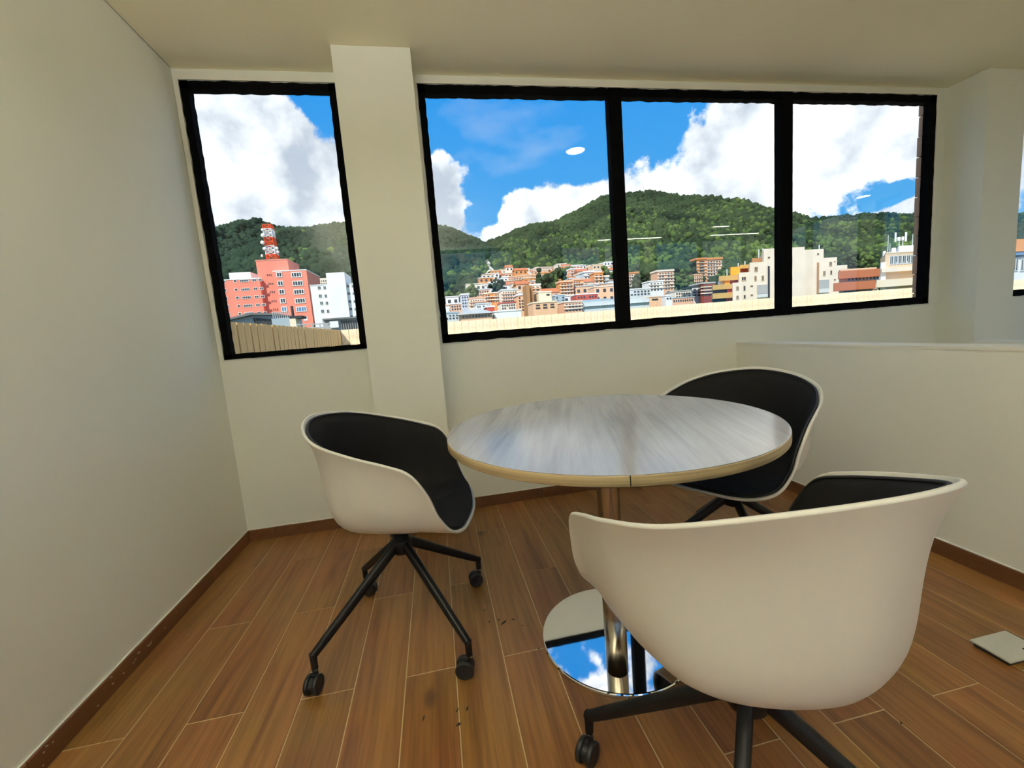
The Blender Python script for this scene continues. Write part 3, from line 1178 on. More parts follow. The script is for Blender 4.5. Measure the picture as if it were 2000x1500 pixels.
pier = empty('brick_pier', (3.62, 2.55, 0.1))
tag(pier, 'rough brown brick pier just outside the right end of the big window', 'pier')
child(MB().box(3.517, 3.80, YB + TB + 0.002, 2.572, 0.1, 2.9), 'core', M['joint'], pier)
pb = []
for s_ in range(3):
    b = MB().box(3.508 - 0.003 * s_, 3.62, YB + TB + 0.004, 2.578, 0.003, 0.132).mesh('brick')
    b.materials.append(M['pier_brick'])
    pb.append(b)
for i in range(20):
    inst('brick', pb[i % 3], pier, Vector((rng.uniform(-0.003, 0.003), rng.uniform(-0.001, 0.006), 0.14 + i * 0.136)) - Vector(pier.location))

# ------------------------------------------------------------------ outside: hillside, mountains, forest


def ground(Y):
    return float(np.interp(Y, [60, 300, 450, 500], [-14, 38, 54, 57]))


def hillside():
    R = []
    for Y in (12, 30, 60, 100, 160, 240, 330, 400, 450, 480):
        R.append([(X, Y, ground(Y) + (2.0 * noise.noise(Vector((X * 0.02, Y * 0.02, 0))) if Y > 60 else 0)) for X in np.linspace(-700, 1300, 70)])
    o = MB().grid(R).build('hillside', M['b_hillgreen'], None, True)
    return tag(o, kind='structure')


hillside()


def lerp_sky(pts, x):
    for (a, b), (c, d) in zip(pts, pts[1:]):
        if a <= x <= c:
            t = (x - a) / (c - a)
            return b + (d - b) * t
    return pts[0][1] if x < pts[0][0] else pts[-1][1]


def ico():
    t = (1 + 5 ** .5) / 2
    V = np.array([(-1, t, 0), (1, t, 0), (-1, -t, 0), (1, -t, 0), (0, -1, t), (0, 1, t), (0, -1, -t), (0, 1, -t), (t, 0, -1), (t, 0, 1), (-t, 0, -1), (-t, 0, 1)], float)
    V /= np.linalg.norm(V[0])
    Fc = np.array([(0, 11, 5), (0, 5, 1), (0, 1, 7), (0, 7, 10), (0, 10, 11), (1, 5, 9), (5, 11, 4), (11, 10, 2), (10, 7, 6), (7, 1, 8), (3, 9, 4), (3, 4, 2), (3, 2, 6), (3, 6, 8), (3, 8, 9), (4, 9, 5), (2, 4, 11), (6, 2, 10), (8, 6, 7), (9, 8, 1)])
    return V, Fc


ICO_V, ICO_F = ico()


def blobs_mesh(name, P, S, mat, parent=None):
    """many jittered leafy blobs as one mesh"""
    n = len(P)
    jit = 1 + nrng.uniform(-0.25, 0.25, (n, 12, 1))
    V = (ICO_V[None] * jit * S[:, None, :] + P[:, None, :]).reshape(-1, 3)
    Fc = (ICO_F[None] + (np.arange(n) * 12)[:, None, None]).reshape(-1, 3)
    me = bpy.data.meshes.new(name)
    me.vertices.add(len(V))
    me.vertices.foreach_set('co', V.ravel())
    me.loops.add(len(Fc) * 3)
    me.loops.foreach_set('vertex_index', Fc.ravel().astype(np.int32))
    me.polygons.add(len(Fc))
    me.polygons.foreach_set('loop_start', np.arange(0, len(Fc) * 3, 3, dtype=np.int32))
    me.polygons.foreach_set('loop_total', np.full(len(Fc), 3, dtype=np.int32))
    me.polygons.foreach_set('use_smooth', np.ones(len(Fc), bool))
    me.update()
    me.validate()
    me.materials.append(mat)
    o = bpy.data.objects.new(name, me)
    col.objects.link(o)
    o.parent = parent
    return o


def mountain(label, pts, Yf, Yr, zf, leaf, ntrees, gully, tree=6.0, seed=0, young=7):
    xs = np.linspace(pts[0][0], pts[-1][0], 130)
    ridge = np.array([at(x, lerp_sky(pts, x), Yr) for x in xs])
    order = np.argsort(ridge[:, 0])
    RX, RZ = ridge[order, 0], ridge[order, 2] - tree * 0.9

    def height(X, t):
        zr = np.interp(X, RX, RZ)
        s = t ** 0.92
        g = gully * (4 * t * (1 - t)) * (noise.noise(Vector((X * 0.0075 + seed, t * 1.1, seed))) + 0.5 * noise.noise(Vector((X * 0.02, t * 3.0, seed + 5))))
        return zf + (zr - zf) * s + g
    x0, x1 = RX[0], RX[-1]
    R = []
    ts = list(np.linspace(0, 1, 26))
    for t in ts:
        R.append([(X, Yf + (Yr - Yf) * t, height(X, t)) for X in np.linspace(x0, x1, 150)])
    R.append([(X, Yr + 200, zf - 40) for X in np.linspace(x0, x1, 150)])
    o = MB().grid(R).build('mountain', M['soil'], None, True)
    tag(o, label, 'mountain', kind='structure')
    # forest canopy
    P, S = [], []
    for i in range(ntrees):
        X = rng.uniform(x0, x1)
        t = rng.random() ** 0.9
        sz = tree * rng.choice((0.55, 0.8, 1.0, 1.3)) * rng.uniform(0.8, 1.2)
        P.append((X, Yf + (Yr - Yf) * t, height(X, t) + sz * 0.45))
        S.append((sz, sz, sz * rng.uniform(0.8, 1.25)))
    for i in range(int(ntrees * 0.06)):
        X = rng.uniform(x0, x1)
        sz = tree * rng.uniform(0.5, 1.0)
        P.append((X, Yr - 4, height(X, 1.0) + sz * 0.5))
        S.append((sz * 0.8, sz * 0.8, sz * rng.uniform(0.9, 1.5)))
    f = blobs_mesh('forest', np.array(P), np.array(S), leaf, o)
    f['kind'] = 'stuff'
    P, S = [], []
    for i in range(ntrees // young):
        X = rng.uniform(x0, x1)
        t = rng.random() ** 1.7 * 0.62
        sz = tree * rng.uniform(0.55, 1.15)
        P.append((X, Yf + (Yr - Yf) * t, height(X, t) + sz * 0.9))
        S.append((sz, sz, sz * rng.uniform(0.9, 1.4)))
    f = blobs_mesh('young_forest', np.array(P), np.array(S), M['forest_light'], o)
    f['kind'] = 'stuff'
    return height, (x0, x1, Yf, Yr)


MT1 = [(860, 520), (900, 500), (945, 478), (960, 470), (990, 463), (1000, 455), (1040, 440), (1080, 435), (1120, 415), (1150, 400), (1175, 385), (1200, 382), (1230, 378), (1265, 374), (1300, 378),
       (1310, 385), (1330, 398), (1380, 415), (1430, 428), (1460, 437), (1490, 447), (1520, 462), (1570, 480), (1640, 505)]
MTL = [(250, 475), (330, 470), (410, 463), (440, 458), (470, 451), (488, 440), (496, 430), (510, 428), (520, 437), (560, 446), (600, 448), (640, 441), (680, 437), (720, 433), (780, 432), (830, 438), (850, 443), (870, 447),
       (900, 460), (930, 473), (960, 486), (1000, 500), (1050, 520)]
MTR = [(1440, 480), (1497, 452), (1520, 442), (1550, 430), (1580, 432), (1600, 437), (1640, 435), (1680, 440), (1700, 438), (1730, 425), (1785, 418), (1850, 422), (1930, 430), (2000, 428), (2060, 440)]
h1, e1 = mountain('tall forested mountain with a rounded summit behind the big window', MT1, 440, 900, 52, M['forest'], 24000, 38, 4.3, 3.0)
hL, eL = mountain('forested ridge rising behind the salmon pink apartment block', MTL, 455, 1000, 52, M['forest_far'], 18000, 30, 5.0, 11.0, 90)
hR, eR = mountain('lower dark forested ridge behind the stepped cream building', MTR, 470, 1150, 52, M['forest_far'], 16000, 34, 5.6, 23.0, 16)

# pale masts on the mountain
for k, (px, py, hpx) in enumerate([(1257, 374, 11), (1297, 437, 9), (1320, 432, 8), (1331, 437, 17), (1353, 441, 15)]):
    Y = 890 if k == 0 else 700
    p0, p1 = at(px, py, Y), at(px, py - hpx, Y)
    mb = MB().bar(p0 - np.array([0, 0, 6]), (p0[0], p0[1], p1[2]), 1.1, 0.7)
    mb.bar((p0[0] - 1.2, p0[1], p1[2] - 2.5), (p0[0] + 1.2, p0[1], p1[2] - 2.5), 0.5)
    o = mb.build('radio_mast', M['b_palegrey'])
    tag(o, ['thin radio mast standing on the mountain summit', 'short pale mast on the mountain slope, leftmost of four', 'second pale mast from the left on the mountain slope',
            'tallest pale mast among trees of the mountain slope', 'pale mast on the mountain slope, rightmost of four'][k], 'mast', 'masts on the mountain')

# bare rock scar on the lower slope
scar = []
for i in range(13):
    t = i / 12
    wl, wr = 1.5 + 3.0 * t + rng.uniform(-1, 1), 1.5 + 5.5 * t + rng.uniform(-1.2, 1.2)
    px, py = 952 + 12 * t + 1.5 * math.sin(i * 1.3), 508 + 37 * t
    Ys = 448 - 6 * t
    row = []
    for u in (-1, -0.4, 0.3, 1):
        p_ = at(px + (wl if u < 0 else wr) * u, py, Ys + rng.uniform(-2, 2))
        row.append(tuple(p_))
    scar.append(row)
o = MB().grid(scar).build('rock_scar', M['b_rock'])
sm = o.modifiers.new('solid', 'SOLIDIFY')
sm.thickness = 3.0
tag(o, 'pale bare rock strip running down the dark green slope', 'rock')

# ------------------------------------------------------------------ outside: buildings


def rect(px0, px1, py0, py1, Y):
    """front rectangle of a facade in the plane y = Y: x0, x1, z0, z1"""
    pm, qm = (px0 + px1) / 2, (py0 + py1) / 2
    return at(px0, qm, Y)[0], at(px1, qm, Y)[0], at(pm, py1, Y)[2], at(pm, py0, Y)[2]


def block(parent, name, mat, px0, px1, py0, py1, Y, depth, to_ground=True, parapet=None, skew=None):
    x0, x1, z0, z1 = rect(px0, px1, py0, py1, Y)
    if to_ground:
        z0 = ground(Y) - 3
    if skew is None:
        # the blocks of the right-hand street stand at a slant: their flanks run along their own street
        skew = 0.9 * x0 / Y if px0 > 1340 else 0.0
    k = skew * depth
    V = [(x, y, z) for z in (z0, z1) for x, y in ((x0, Y), (x1, Y), (x1 + k, Y + depth), (x0 + k, Y + depth))]
    o = child(MB().add(V, [(3, 2, 1, 0), (4, 5, 6, 7), (0, 1, 5, 4), (1, 2, 6, 5), (2, 3, 7, 6), (3, 0, 4, 7)]), name, mat, parent)
    if parapet:
        t = (z1 - at((px0 + px1) / 2, py0 + 2.0, Y)[2])
        r = MB()
        V = [(x, y, z) for z in (z1, z1 + t) for x, y in ((x0 - t * .3, Y - t * .3), (x1 + t * .3, Y - t * .3), (x1 + t * .3 + k, Y + depth), (x0 - t * .3 + k, Y + depth))]
        r.add(V, [(3, 2, 1, 0), (4, 5, 6, 7), (0, 1, 5, 4), (1, 2, 6, 5), (2, 3, 7, 6), (3, 0, 4, 7)])
        child(r, 'roof_edge', parapet, parent)
    return o


def one_window(parent, px0, px1, py0, py1, Y, frame=None, glass=None, bars=1, proud=None):
    """frame with a recessed dark pane and its bars"""
    x0, x1, z0, z1 = rect(px0, px1, py0, py1, Y)
    u = min(x1 - x0, z1 - z0)
    d = 0.10 * u if proud is None else proud
    mb = MB()
    w = 0.13 * u
    mb.box(x0, x1, Y - d, Y + 0.02, z0, z0 + w)
    mb.box(x0, x1, Y - d, Y + 0.02, z1 - w, z1)
    mb.box(x0, x0 + w, Y - d, Y + 0.02, z0 + w, z1 - w)
    mb.box(x1 - w, x1, Y - d, Y + 0.02, z0 + w, z1 - w)
    for i in range(bars):
        c = x0 + (x1 - x0) * (i + 1) / (bars + 1)
        mb.box(c - w * .35, c + w * .35, Y - d, Y + 0.02, z0 + w, z1 - w)
    o = child(mb, 'window', frame or M['b_white'], parent)
    g = MB().box(x0 + w * .5, x1 - w * .5, Y - d * .4, Y + 0.02, z0 + w * .5, z1 - w * .5).build('pane', glass or M['b_glassdark'], o)
    return o


def window_grid(parent, px0, px1, py0, py1, Y, cols, rows, fill=0.55, mat=None, drop=0.1, jitter=0.1, depth=0.12, name='windows'):
    """windows of a far facade, too small to pick apart: one joined part"""
    x0, x1, z0, z1 = rect(px0, px1, py0, py1, Y)
    cw, rh = (x1 - x0) / cols, (z1 - z0) / rows
    mb = MB()
    for i in range(cols):
        for j in range(rows):
            if rng.random() < drop:
                continue
            cx, cz = x0 + cw * (i + .5), z0 + rh * (j + .5)
            w = cw * fill * rng.uniform(1 - jitter, 1 + jitter) / 2
            h = rh * fill * 0.9 * rng.uniform(1 - jitter, 1 + jitter) / 2
            mb.box(cx - w, cx + w, Y - depth, Y + 0.05, cz - h, cz + h)
    if not mb.v:
        return None
    o = child(mb, name, mat or M['b_glassdark'], parent)
    o['kind'] = 'stuff'
    return o


def slabs(parent, px0, px1, py0, py1, Y, rows, mat, depth):
    """balcony slabs of a far facade"""
    x0, x1, z0, z1 = rect(px0, px1, py0, py1, Y)
    rh = (z1 - z0) / rows
    for j in range(rows):
        child(MB().box(x0, x1, Y - depth, Y + 0.1, z0 + rh * j, z0 + rh * (j + .35)), 'balcony', mat, parent)


def root_at(name, px, py, Y, label, cat='building', group='buildings outside the windows'):
    c = at(px, py, Y)
    r = empty(name, (c[0], Y + 3, ground(Y)))
    return tag(r, label, cat, group)


def crop(o, s):
    return lambda x, y: (o[0] + x / s, o[1] + y / s)


# ---- salmon pink apartment block
Y = 150.0
r = root_at('apartment_building', 520, 600, Y, 'salmon pink apartment block with white trimmed windows under the red mast')
C = crop((400, 420), 5.357)
block(r, 'left_wing', M['b_pink'], 430, 514, 546, 640, Y, 14, True, M['b_white'])
block(r, 'stair_tower', M['b_pink'], 509, 571, 508, 640, Y + 1.5, 12, True, M['b_pinkroof'])
block(r, 'right_wing', M['b_pink'], 541, 606, 529, 640, Y - 1.5, 16, True, M['b_white'])
block(r, 'penthouse', M['b_white'], 448, 490, 532, 548, Y + 5, 6, False)
rows5 = [625, 715, 803, 897, 985]
for j, yy in enumerate(rows5):
    sh = j * 13
    for xa, xb, bars, nm in ((750 + sh, 810 + sh, 1, 'p'), (905 + sh, 1015 + sh, 3, 'p')):
        a, b = C(xa, yy - 27), C(xb, yy + 27)
        one_window(r, a[0], b[0], a[1], b[1], Y - 1.5, glass=M['b_glassblue'] if j == 4 else None, bars=bars)
    for q in range(3):
        a, b = C(648 + sh * 1.3 + q * 20, yy - 8), C(662 + sh * 1.3 + q * 20, yy + 16)
        one_window(r, a[0], b[0], a[1], b[1], Y + 1.5, M['b_pinkroof'], bars=0)
for j, yy in enumerate([688, 778, 862, 948, 1030]):
    sh = j * 13
    for xa, xb, bars in ((165, 215, 1), (300, 332, 0), (365, 460, 4), (495, 540, 1), (560, 600, 1)):
        a, b = C(xa + sh, yy - 14 - (xa - 365) * 0.05), C(xb + sh, yy + 14 - (xa - 365) * 0.05)
        one_window(r, a[0], b[0], a[1], b[1], Y, bars=bars)
a, b = C(1035, 1060), C(1075, 1105)
one_window(r, a[0], b[0], a[1], b[1], Y - 1.5, bars=0, glass=M['b_white'])
# ---- lattice mast on its roof
mast = root_at('lattice_mast', 525, 506, Y + 6, 'red and white lattice mast with dishes on the pink building', 'mast', 'rooftop antennas')
base0, base1 = at(521, 507, Y + 6), at(545, 507, Y + 6)
zt = at(528, 440, Y + 6)[2]
zb = base0[2]
cx, hw = (base0[0] + base1[0]) / 2, (base1[0] - base0[0]) / 2 * 0.74
mast.location = (cx, Y + 6, zb)
nb = 8
for k in range(nb):
    mt = M['b_mastred'] if (k // 1) % 4 in (0, 3) else M['b_white']
    if k in (0, 3, 4, 7):
        mt = M['b_mastred']
    else:
        mt = M['b_white']
    za, zc_ = (zt - zb) * k / nb, (zt - zb) * (k + 1) / nb
    mb = MB()
    w0, w1 = hw * (1 - 0.14 * k / nb), hw * (1 - 0.14 * (k + 1) / nb)
    cs0 = [(-w0, -w0), (w0, -w0), (w0, w0), (-w0, w0)]
    cs1 = [(-w1, -w1), (w1, -w1), (w1, w1), (-w1, w1)]
    for q in range(4):
        q2 = (q + 1) % 4
        mb.bar((*cs0[q], za), (*cs1[q], zc_), 0.30)
        mb.bar((*cs0[q], za), (*cs1[q2], zc_), 0.15)
        mb.bar((*cs0[q2], za), (*cs1[q], zc_), 0.15)
        mb.bar((*cs1[q], zc_), (*cs1[q2], zc_), 0.22)
    mb.build('lattice_section', mt, mast)
for px, py, rr in ((513, 449, 3.0), (514, 460, 4.2), (513, 474, 4.0), (517, 486, 3.6), (541, 485, 3.0), (543, 492, 2.6)):
    c = at(px, py, Y + 4)
    rad = at(px + rr, py, Y + 4)[0] - c[0]
    o = MB().lathe([(0, -rad * .5), (rad, -rad * .5), (rad, rad * .1), (0, rad * .35)], 16, tuple(c - np.array(mast.location)), 'y').build('dish', M['b_white'], mast, True)
ra = at(512, 502, Y + 6)
o = MB().bar((ra[0], ra[1], at(512, 507, Y + 6)[2] + 0.9), (ra[0], ra[1], at(512, 497, Y + 6)[2]), 0.5).build('rooftop_antenna', M['b_white'])
tag(o, 'short white antenna stub beside the red and white mast', 'antenna', 'rooftop antennas')

# ---- white block to its right
Y = 132.0
r = root_at('apartment_building', 655, 590, Y, 'white apartment block with a tall plain tower right of the pink block')
block(r, 'tower', M['b_white'], 643, 679, 532, 640, Y, 10, True)
block(r, 'left_wing', M['b_white'], 611, 650, 557, 640, Y + 1.5, 10, True, M['b_palegrey'])
block(r, 'right_wing', M['b_white'], 675, 720, 554, 640, Y + 1.0, 10, True, M['b_palegrey'])
for j, yy in enumerate([765, 850, 925, 1010]):
    sh = j * 12
    for xa, xb in ((1180, 1215), (1240, 1270), (1290, 1325)):
        a, b = C(xa + sh, yy - 22), C(xb + sh, yy + 16)
        one_window(r, a[0], b[0], a[1], b[1], Y + 1.5, M['b_palegrey'], bars=1)
for j, yy in enumerate([745, 822, 905, 985, 1065]):
    sh = j * 10
    for xa, xb in ((1468, 1515), (1535, 1565)):
        a, b = C(xa + sh, yy - 16), C(xb + sh, yy + 16)
        one_window(r, a[0], b[0], a[1], b[1], Y + 1.0, M['b_palegrey'], bars=1)
r = root_at('apartment_building', 634, 550, 190, 'small pinkish rooftop showing between the pink and the white block')
block(r, 'walls', M['b_bone'], 624, 645, 543, 600, 190, 8, True)
window_grid(r, 626, 643, 546, 556, 190, 4, 2, 0.45)

# ---- low roofs just beyond the parapet in the left window
Y = 34.0
r = root_at('roof_shed', 480, 625, Y, 'dark grey shed roof with slanted glazing under the pink block', 'roof', 'low roofs beyond the parapet')
p0, p1, p2 = at(436, 630, Y), at(495, 616, Y), at(533, 617, Y)
zlow = at(480, 650, Y)[2]
V = [(p0[0], Y, zlow), (p0[0], Y, p0[2]), (p1[0], Y, p1[2]), (p2[0], Y, p2[2]), (p2[0], Y, zlow)]
V += [(x, y + 5, z) for x, y, z in V]
child(MB().add(V, [(0, 4, 3, 2, 1), (5, 6, 7, 8, 9), (0, 1, 6, 5), (1, 2, 7, 6), (2, 3, 8, 7), (3, 4, 9, 8), (4, 0, 5, 9)]), 'gable', M['b_bluegrey'], r)
child(MB().bar((p0[0] - .3, Y + 2.4, p0[2] + .05), (p1[0], Y + 2.4, p1[2] + .1), 5.6, None, (0, 0, 1), 0.14), 'roof_sheet', M['roof_grey'], r)
child(MB().bar((p1[0], Y + 2.4, p1[2] + .1), (p2[0] + .2, Y + 2.4, p2[2] + .1), 5.6, None, (0, 0, 1), 0.14), 'roof_sheet', M['roof_grey'], r)
for i in range(8):
    a, b = C(515 + i * 24, 1075 + i * 2), C(531 + i * 24, 1148)
    x0, x1, z0, z1 = rect(a[0], b[0], a[1], b[1], Y)
    child(MB().box(x0, x1, Y - 0.05, Y + 0.02, z0, z1), 'opening', M['b_dark'], r)
r = root_at('roof_tank_house', 549, 630, 33, 'blue grey rooftop box below the pink block', 'roof', 'low roofs beyond the parapet')
block(r, 'walls', M['b_bluegrey'], 532, 567, 621, 650, 33, 3, True)
for i in range(9):
    a = at(533 + i * 4, 621, 33)
    b = at(533 + i * 4, 609, 33)
    child(MB().bar((a[0], 33.1, a[2]), (a[0], 33.1, b[2]), 0.05), 'rail_post', M['b_grey'], r)
r = root_at('chimney', 573, 630, 32, 'cream chimney block with a dark flue pipe', 'chimney', 'low roofs beyond the parapet')
block(r, 'stack', M['b_cream'], 567, 579, 622, 650, 32, 1.0, True)
block(r, 'cap', M['b_dark'], 565, 589, 617, 622, 32, 1.2, False)
a, b = at(569, 618, 32), at(569, 597, 32)
child(MB().lathe([(0.09, a[2]), (0.09, b[2]), (0, b[2])], 12, (a[0], 32.4, 0)), 'flue', M['b_dark'], r)
r = root_at('roof_railing', 605, 638, 31, 'thin grey rooftop railing right of the chimney', 'railing', 'low roofs beyond the parapet')
for pa, pb, py in ((580, 645, 633), (580, 645, 640)):
    a, b = at(pa, py + 1, 31), at(pb, py - 1, 31)
    child(MB().bar(a, b, 0.07), 'rail', M['b_grey'], r)
for i in range(5):
    a, b = at(582 + i * 15, 650, 31), at(582 + i * 15, 632, 31)
    child(MB().bar((a[0], 31, a[2] - 2), (a[0], 31, b[2]), 0.06), 'rail_post', M['b_grey'], r)
r = root_at('roof_pergola', 665, 630, 36, 'grey rooftop pavilion with louvred side below the white block', 'roof', 'low roofs beyond the parapet')
block(r, 'walls', M['b_grey'], 631, 702, 622, 650, 36, 4, True)
block(r, 'white_panel', M['b_white'], 644, 661, 627, 640, 35.8, 0.2, False)
block(r, 'roof', M['roof_grey'], 629, 704, 620, 623, 35.7, 4.6, False)
for i in range(7):
    x0, x1, z0, z1 = rect(667 + i * 4.6, 669.5 + i * 4.6, 626, 643, 36)
    child(MB().box(x0, x1, 35.95, 36.02, z0, z1), 'louvre', M['b_dark'], r)

# ---- stepped cream building
Y = 105.0
r = root_at('stepped_building', 1545, 540, Y, 'cream stepped apartment building with ochre balconies in the middle of the windows')
for k, (a, b, t) in enumerate(((1431, 1445, 552), (1444, 1466, 532), (1465, 1493, 512), (1492, 1571, 484), (1570, 1608, 487), (1607, 1634, 503), (1633, 1654, 518))):
    block(r, 'cream_wall', M['b_bone'], a, b, t, 610, Y - 0.02 * (k % 2), 16 - 0.05 * k, True)
C3, C4 = crop((1210, 460), 5.714), crop((1520, 430), 6.25)
wl = [(C3, 1502, 348, 1542, 402), (C3, 1358, 458, 1412, 505), (C3, 1503, 450, 1530, 508), (C3, 1583, 445, 1612, 503), (C3, 1300, 565, 1330, 612), (C3, 1380, 560, 1406, 618), (C3, 1458, 555, 1490, 575),
      (C3, 1300, 668, 1330, 712), (C3, 1382, 662, 1408, 706), (C3, 1460, 655, 1490, 675), (C3, 1652, 235, 1680, 258), (C4, 472, 402, 498, 425), (C4, 618, 505, 656, 562), (C4, 545, 618, 576, 680), (C4, 632, 612, 658, 665), (C4, 678, 715, 702, 738), (C4, 760, 602, 808, 628), (C4, 682, 498, 698, 516)]
for Cq, xa, ya, xb, yb in wl:
    a, b = Cq(xa, ya), Cq(xb, yb)
    one_window(r, a[0], b[0], a[1], b[1], Y - 0.03, M['b_tan'], bars=1 if xb - xa > 26 else 0)
for Cq, xa, ya, xb, yb, mt in ((C3, 1656, 340, 1678, 690, 'dark'), (C3, 1535, 548, 1655, 650, 'grey'), (C3, 1535, 652, 1655, 690, 'palegrey'), (C4, 474, 515, 497, 890, 'brown'), (C4, 497, 728, 622, 830, 'grey'), (C4, 497, 832, 622, 885, 'palegrey')):
    a, b = Cq(xa, ya), Cq(xb, yb)
    block(r, 'stair_window' if mt in ('dark', 'brown') else 'glazed_bay', M['b_' + mt], a[0], b[0], a[1], b[1], Y - 0.25, 0.3, False)
# left flank: terraces with balconies stepping back
for (xa, ya, xb, yb, mt, dy) in ((1040, 545, 1272, 600, 'ochre', 2), (1040, 640, 1272, 700, 'ochre', 1.5), (1112, 445, 1345, 500, 'ochre', 4), (1345, 325, 1460, 365, 'ochre', 6), (1240, 350, 1345, 440, 'vivid', 5.5), (1170, 480, 1232, 550, 'vivid', 4.5)):
    a, b = C3(xa, ya), C3(xb, yb)
    block(r, 'balcony', M['b_' + mt], a[0], b[0], a[1], b[1], Y + dy, 5, False)
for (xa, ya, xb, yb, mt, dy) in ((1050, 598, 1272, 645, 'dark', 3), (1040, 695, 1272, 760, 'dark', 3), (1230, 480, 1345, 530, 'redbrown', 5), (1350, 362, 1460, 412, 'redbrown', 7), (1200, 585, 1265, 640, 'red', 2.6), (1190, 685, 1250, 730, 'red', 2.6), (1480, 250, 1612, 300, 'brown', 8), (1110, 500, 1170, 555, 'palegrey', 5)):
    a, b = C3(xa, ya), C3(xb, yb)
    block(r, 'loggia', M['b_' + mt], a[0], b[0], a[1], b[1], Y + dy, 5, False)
for px, pt, pb in ((1482, 487, 512), (1490, 485, 505), (1455, 510, 520), (1600, 478, 488), (1420, 526, 540), (1442, 514, 527)):
    a, b = at(px, pb, Y + 9), at(px, pt, Y + 9)
    child(MB().bar(a, (a[0], a[1], b[2]), 0.22), 'roof_pipe', M['b_palegrey'], r)

# ---- brick banded low building and the beige block with antennas
Y = 72.0
r = root_at('office_building', 1680, 545, Y, 'low building with two rust brick bands right of the cream building')
block(r, 'core', M['b_tan'], 1640, 1711, 524, 610, Y + 1.0, 2.4, True)
for k, (xa, xb, ya, yb) in enumerate(((1638, 1719, 527, 542), (1629, 1710, 550, 566))):
    block(r, 'brick_band', M['b_brick'], xa, xb, ya, yb, Y - 0.4 * k, 1.3, False)
for i in range(9):
    px = 1655 + i * 7
    one_window(r, px, px + 6, 541.5 - i * .35, 549.5 - i * .45, Y + 0.95, M['b_palegrey'], bars=0)
window_grid(r, 1648, 1712, 566, 571, Y + 0.9, 14, 1, 0.7)
r = root_at('office_building', 1752, 530, Y + 6, 'beige office block with rows of dark panes and rooftop antennas at the right')
Yb = Y + 7
block(r, 'upper_block', M['b_tan'], 1729, 1840, 492, 528, Yb, 12, True, M['b_bone'])
block(r, 'white_fin', M['b_white'], 1720, 1730, 512, 560, Yb - 0.5, 2, True)
block(r, 'terrace_band', M['b_bone'], 1722, 1840, 520, 528, Yb - 1.2, 2, False)
block(r, 'beige_band', M['b_cream'], 1712, 1840, 543, 557, Yb - 2.5, 4, False)
block(r, 'lower_block', M['b_bone'], 1716, 1840, 528, 610, Yb + 0.3, 10, True)
for i in range(10):
    px = 1737 + i * 8.2
    one_window(r, px, px + 7.6, 500 - i * .5, 517 - i * .55, Yb - 0.02, M['b_palegrey'], bars=1)
for i in range(5):
    px = 1725 + i * 19
    one_window(r, px, px + 14, 531 - i * .9, 543 - i * 1.0, Yb + 0.25, M['b_brick'] if i % 2 else M['b_white'], bars=2)
window_grid(r, 1715, 1835, 557, 566, Yb + 0.2, 12, 1, 0.75)
for i in range(14):
    a, b = at(1730 + i * 7, 520 - i * .5, Yb - 1.1), at(1730 + i * 7, 513 - i * .5, Yb - 1.1)
    child(MB().bar(a, (a[0], a[1], b[2]), 0.07), 'rail_post', M['b_palegrey'], r)
block(r, 'plant_room', M['b_white'], 1755, 1840, 478, 492, Yb + 2, 5, False)
block(r, 'plant_box', M['b_white'], 1742, 1750, 484, 493, Yb + 2, 2, False)
block(r, 'plant_box', M['b_white'], 1725, 1730, 490, 500, Yb + 2, 2, False)
ant = root_at('cell_antenna', 1760, 465, Yb + 3, 'white cell panel antennas on a frame above the beige block', 'antenna', 'rooftop antennas')
for px0, px1, t, b in ((1747.5, 1751, 454, 472), (1767.5, 1771.5, 453, 471), (1753, 1759, 463, 470), (1761, 1766, 462, 469)):
    block(ant, 'panel', M['b_white'], px0, px1, t, b, Yb + 3, 0.25, False)
a, b = at(1748, 466, Yb + 3.2), at(1770, 464.5, Yb + 3.2)
child(MB().bar(a, b, 0.12), 'cross_bar', M['b_palegrey'], ant)
for px in (1756, 1763):
    a, b = at(px, 480, Yb + 3.2), at(px, 463, Yb + 3.2)
    child(MB().bar(a, (a[0], a[1], b[2]), 0.12), 'pole', M['b_palegrey'], ant)
for k, (px, t, b) in enumerate(((1734, 459, 492), (1738, 475, 492), (1782, 457, 480))):
    a, c = at(px, b, Yb + 3), at(px, t, Yb + 3)
    zr = rect(1755, 1840, 478, 492, Yb + 2)[3] if k == 2 else rect(1729, 1840, 492, 528, Yb)[3] + 0.35
    o = MB().bar((a[0], a[1], zr), (a[0], a[1], c[2]), 0.11, 0.06).build('whip_antenna', M['b_palegrey'])
    tag(o, ['tall whip antenna left of the cell panels', 'short whip antenna left of the cell panels', 'whip antenna right of the cell panels'][k], 'antenna', 'rooftop antennas')

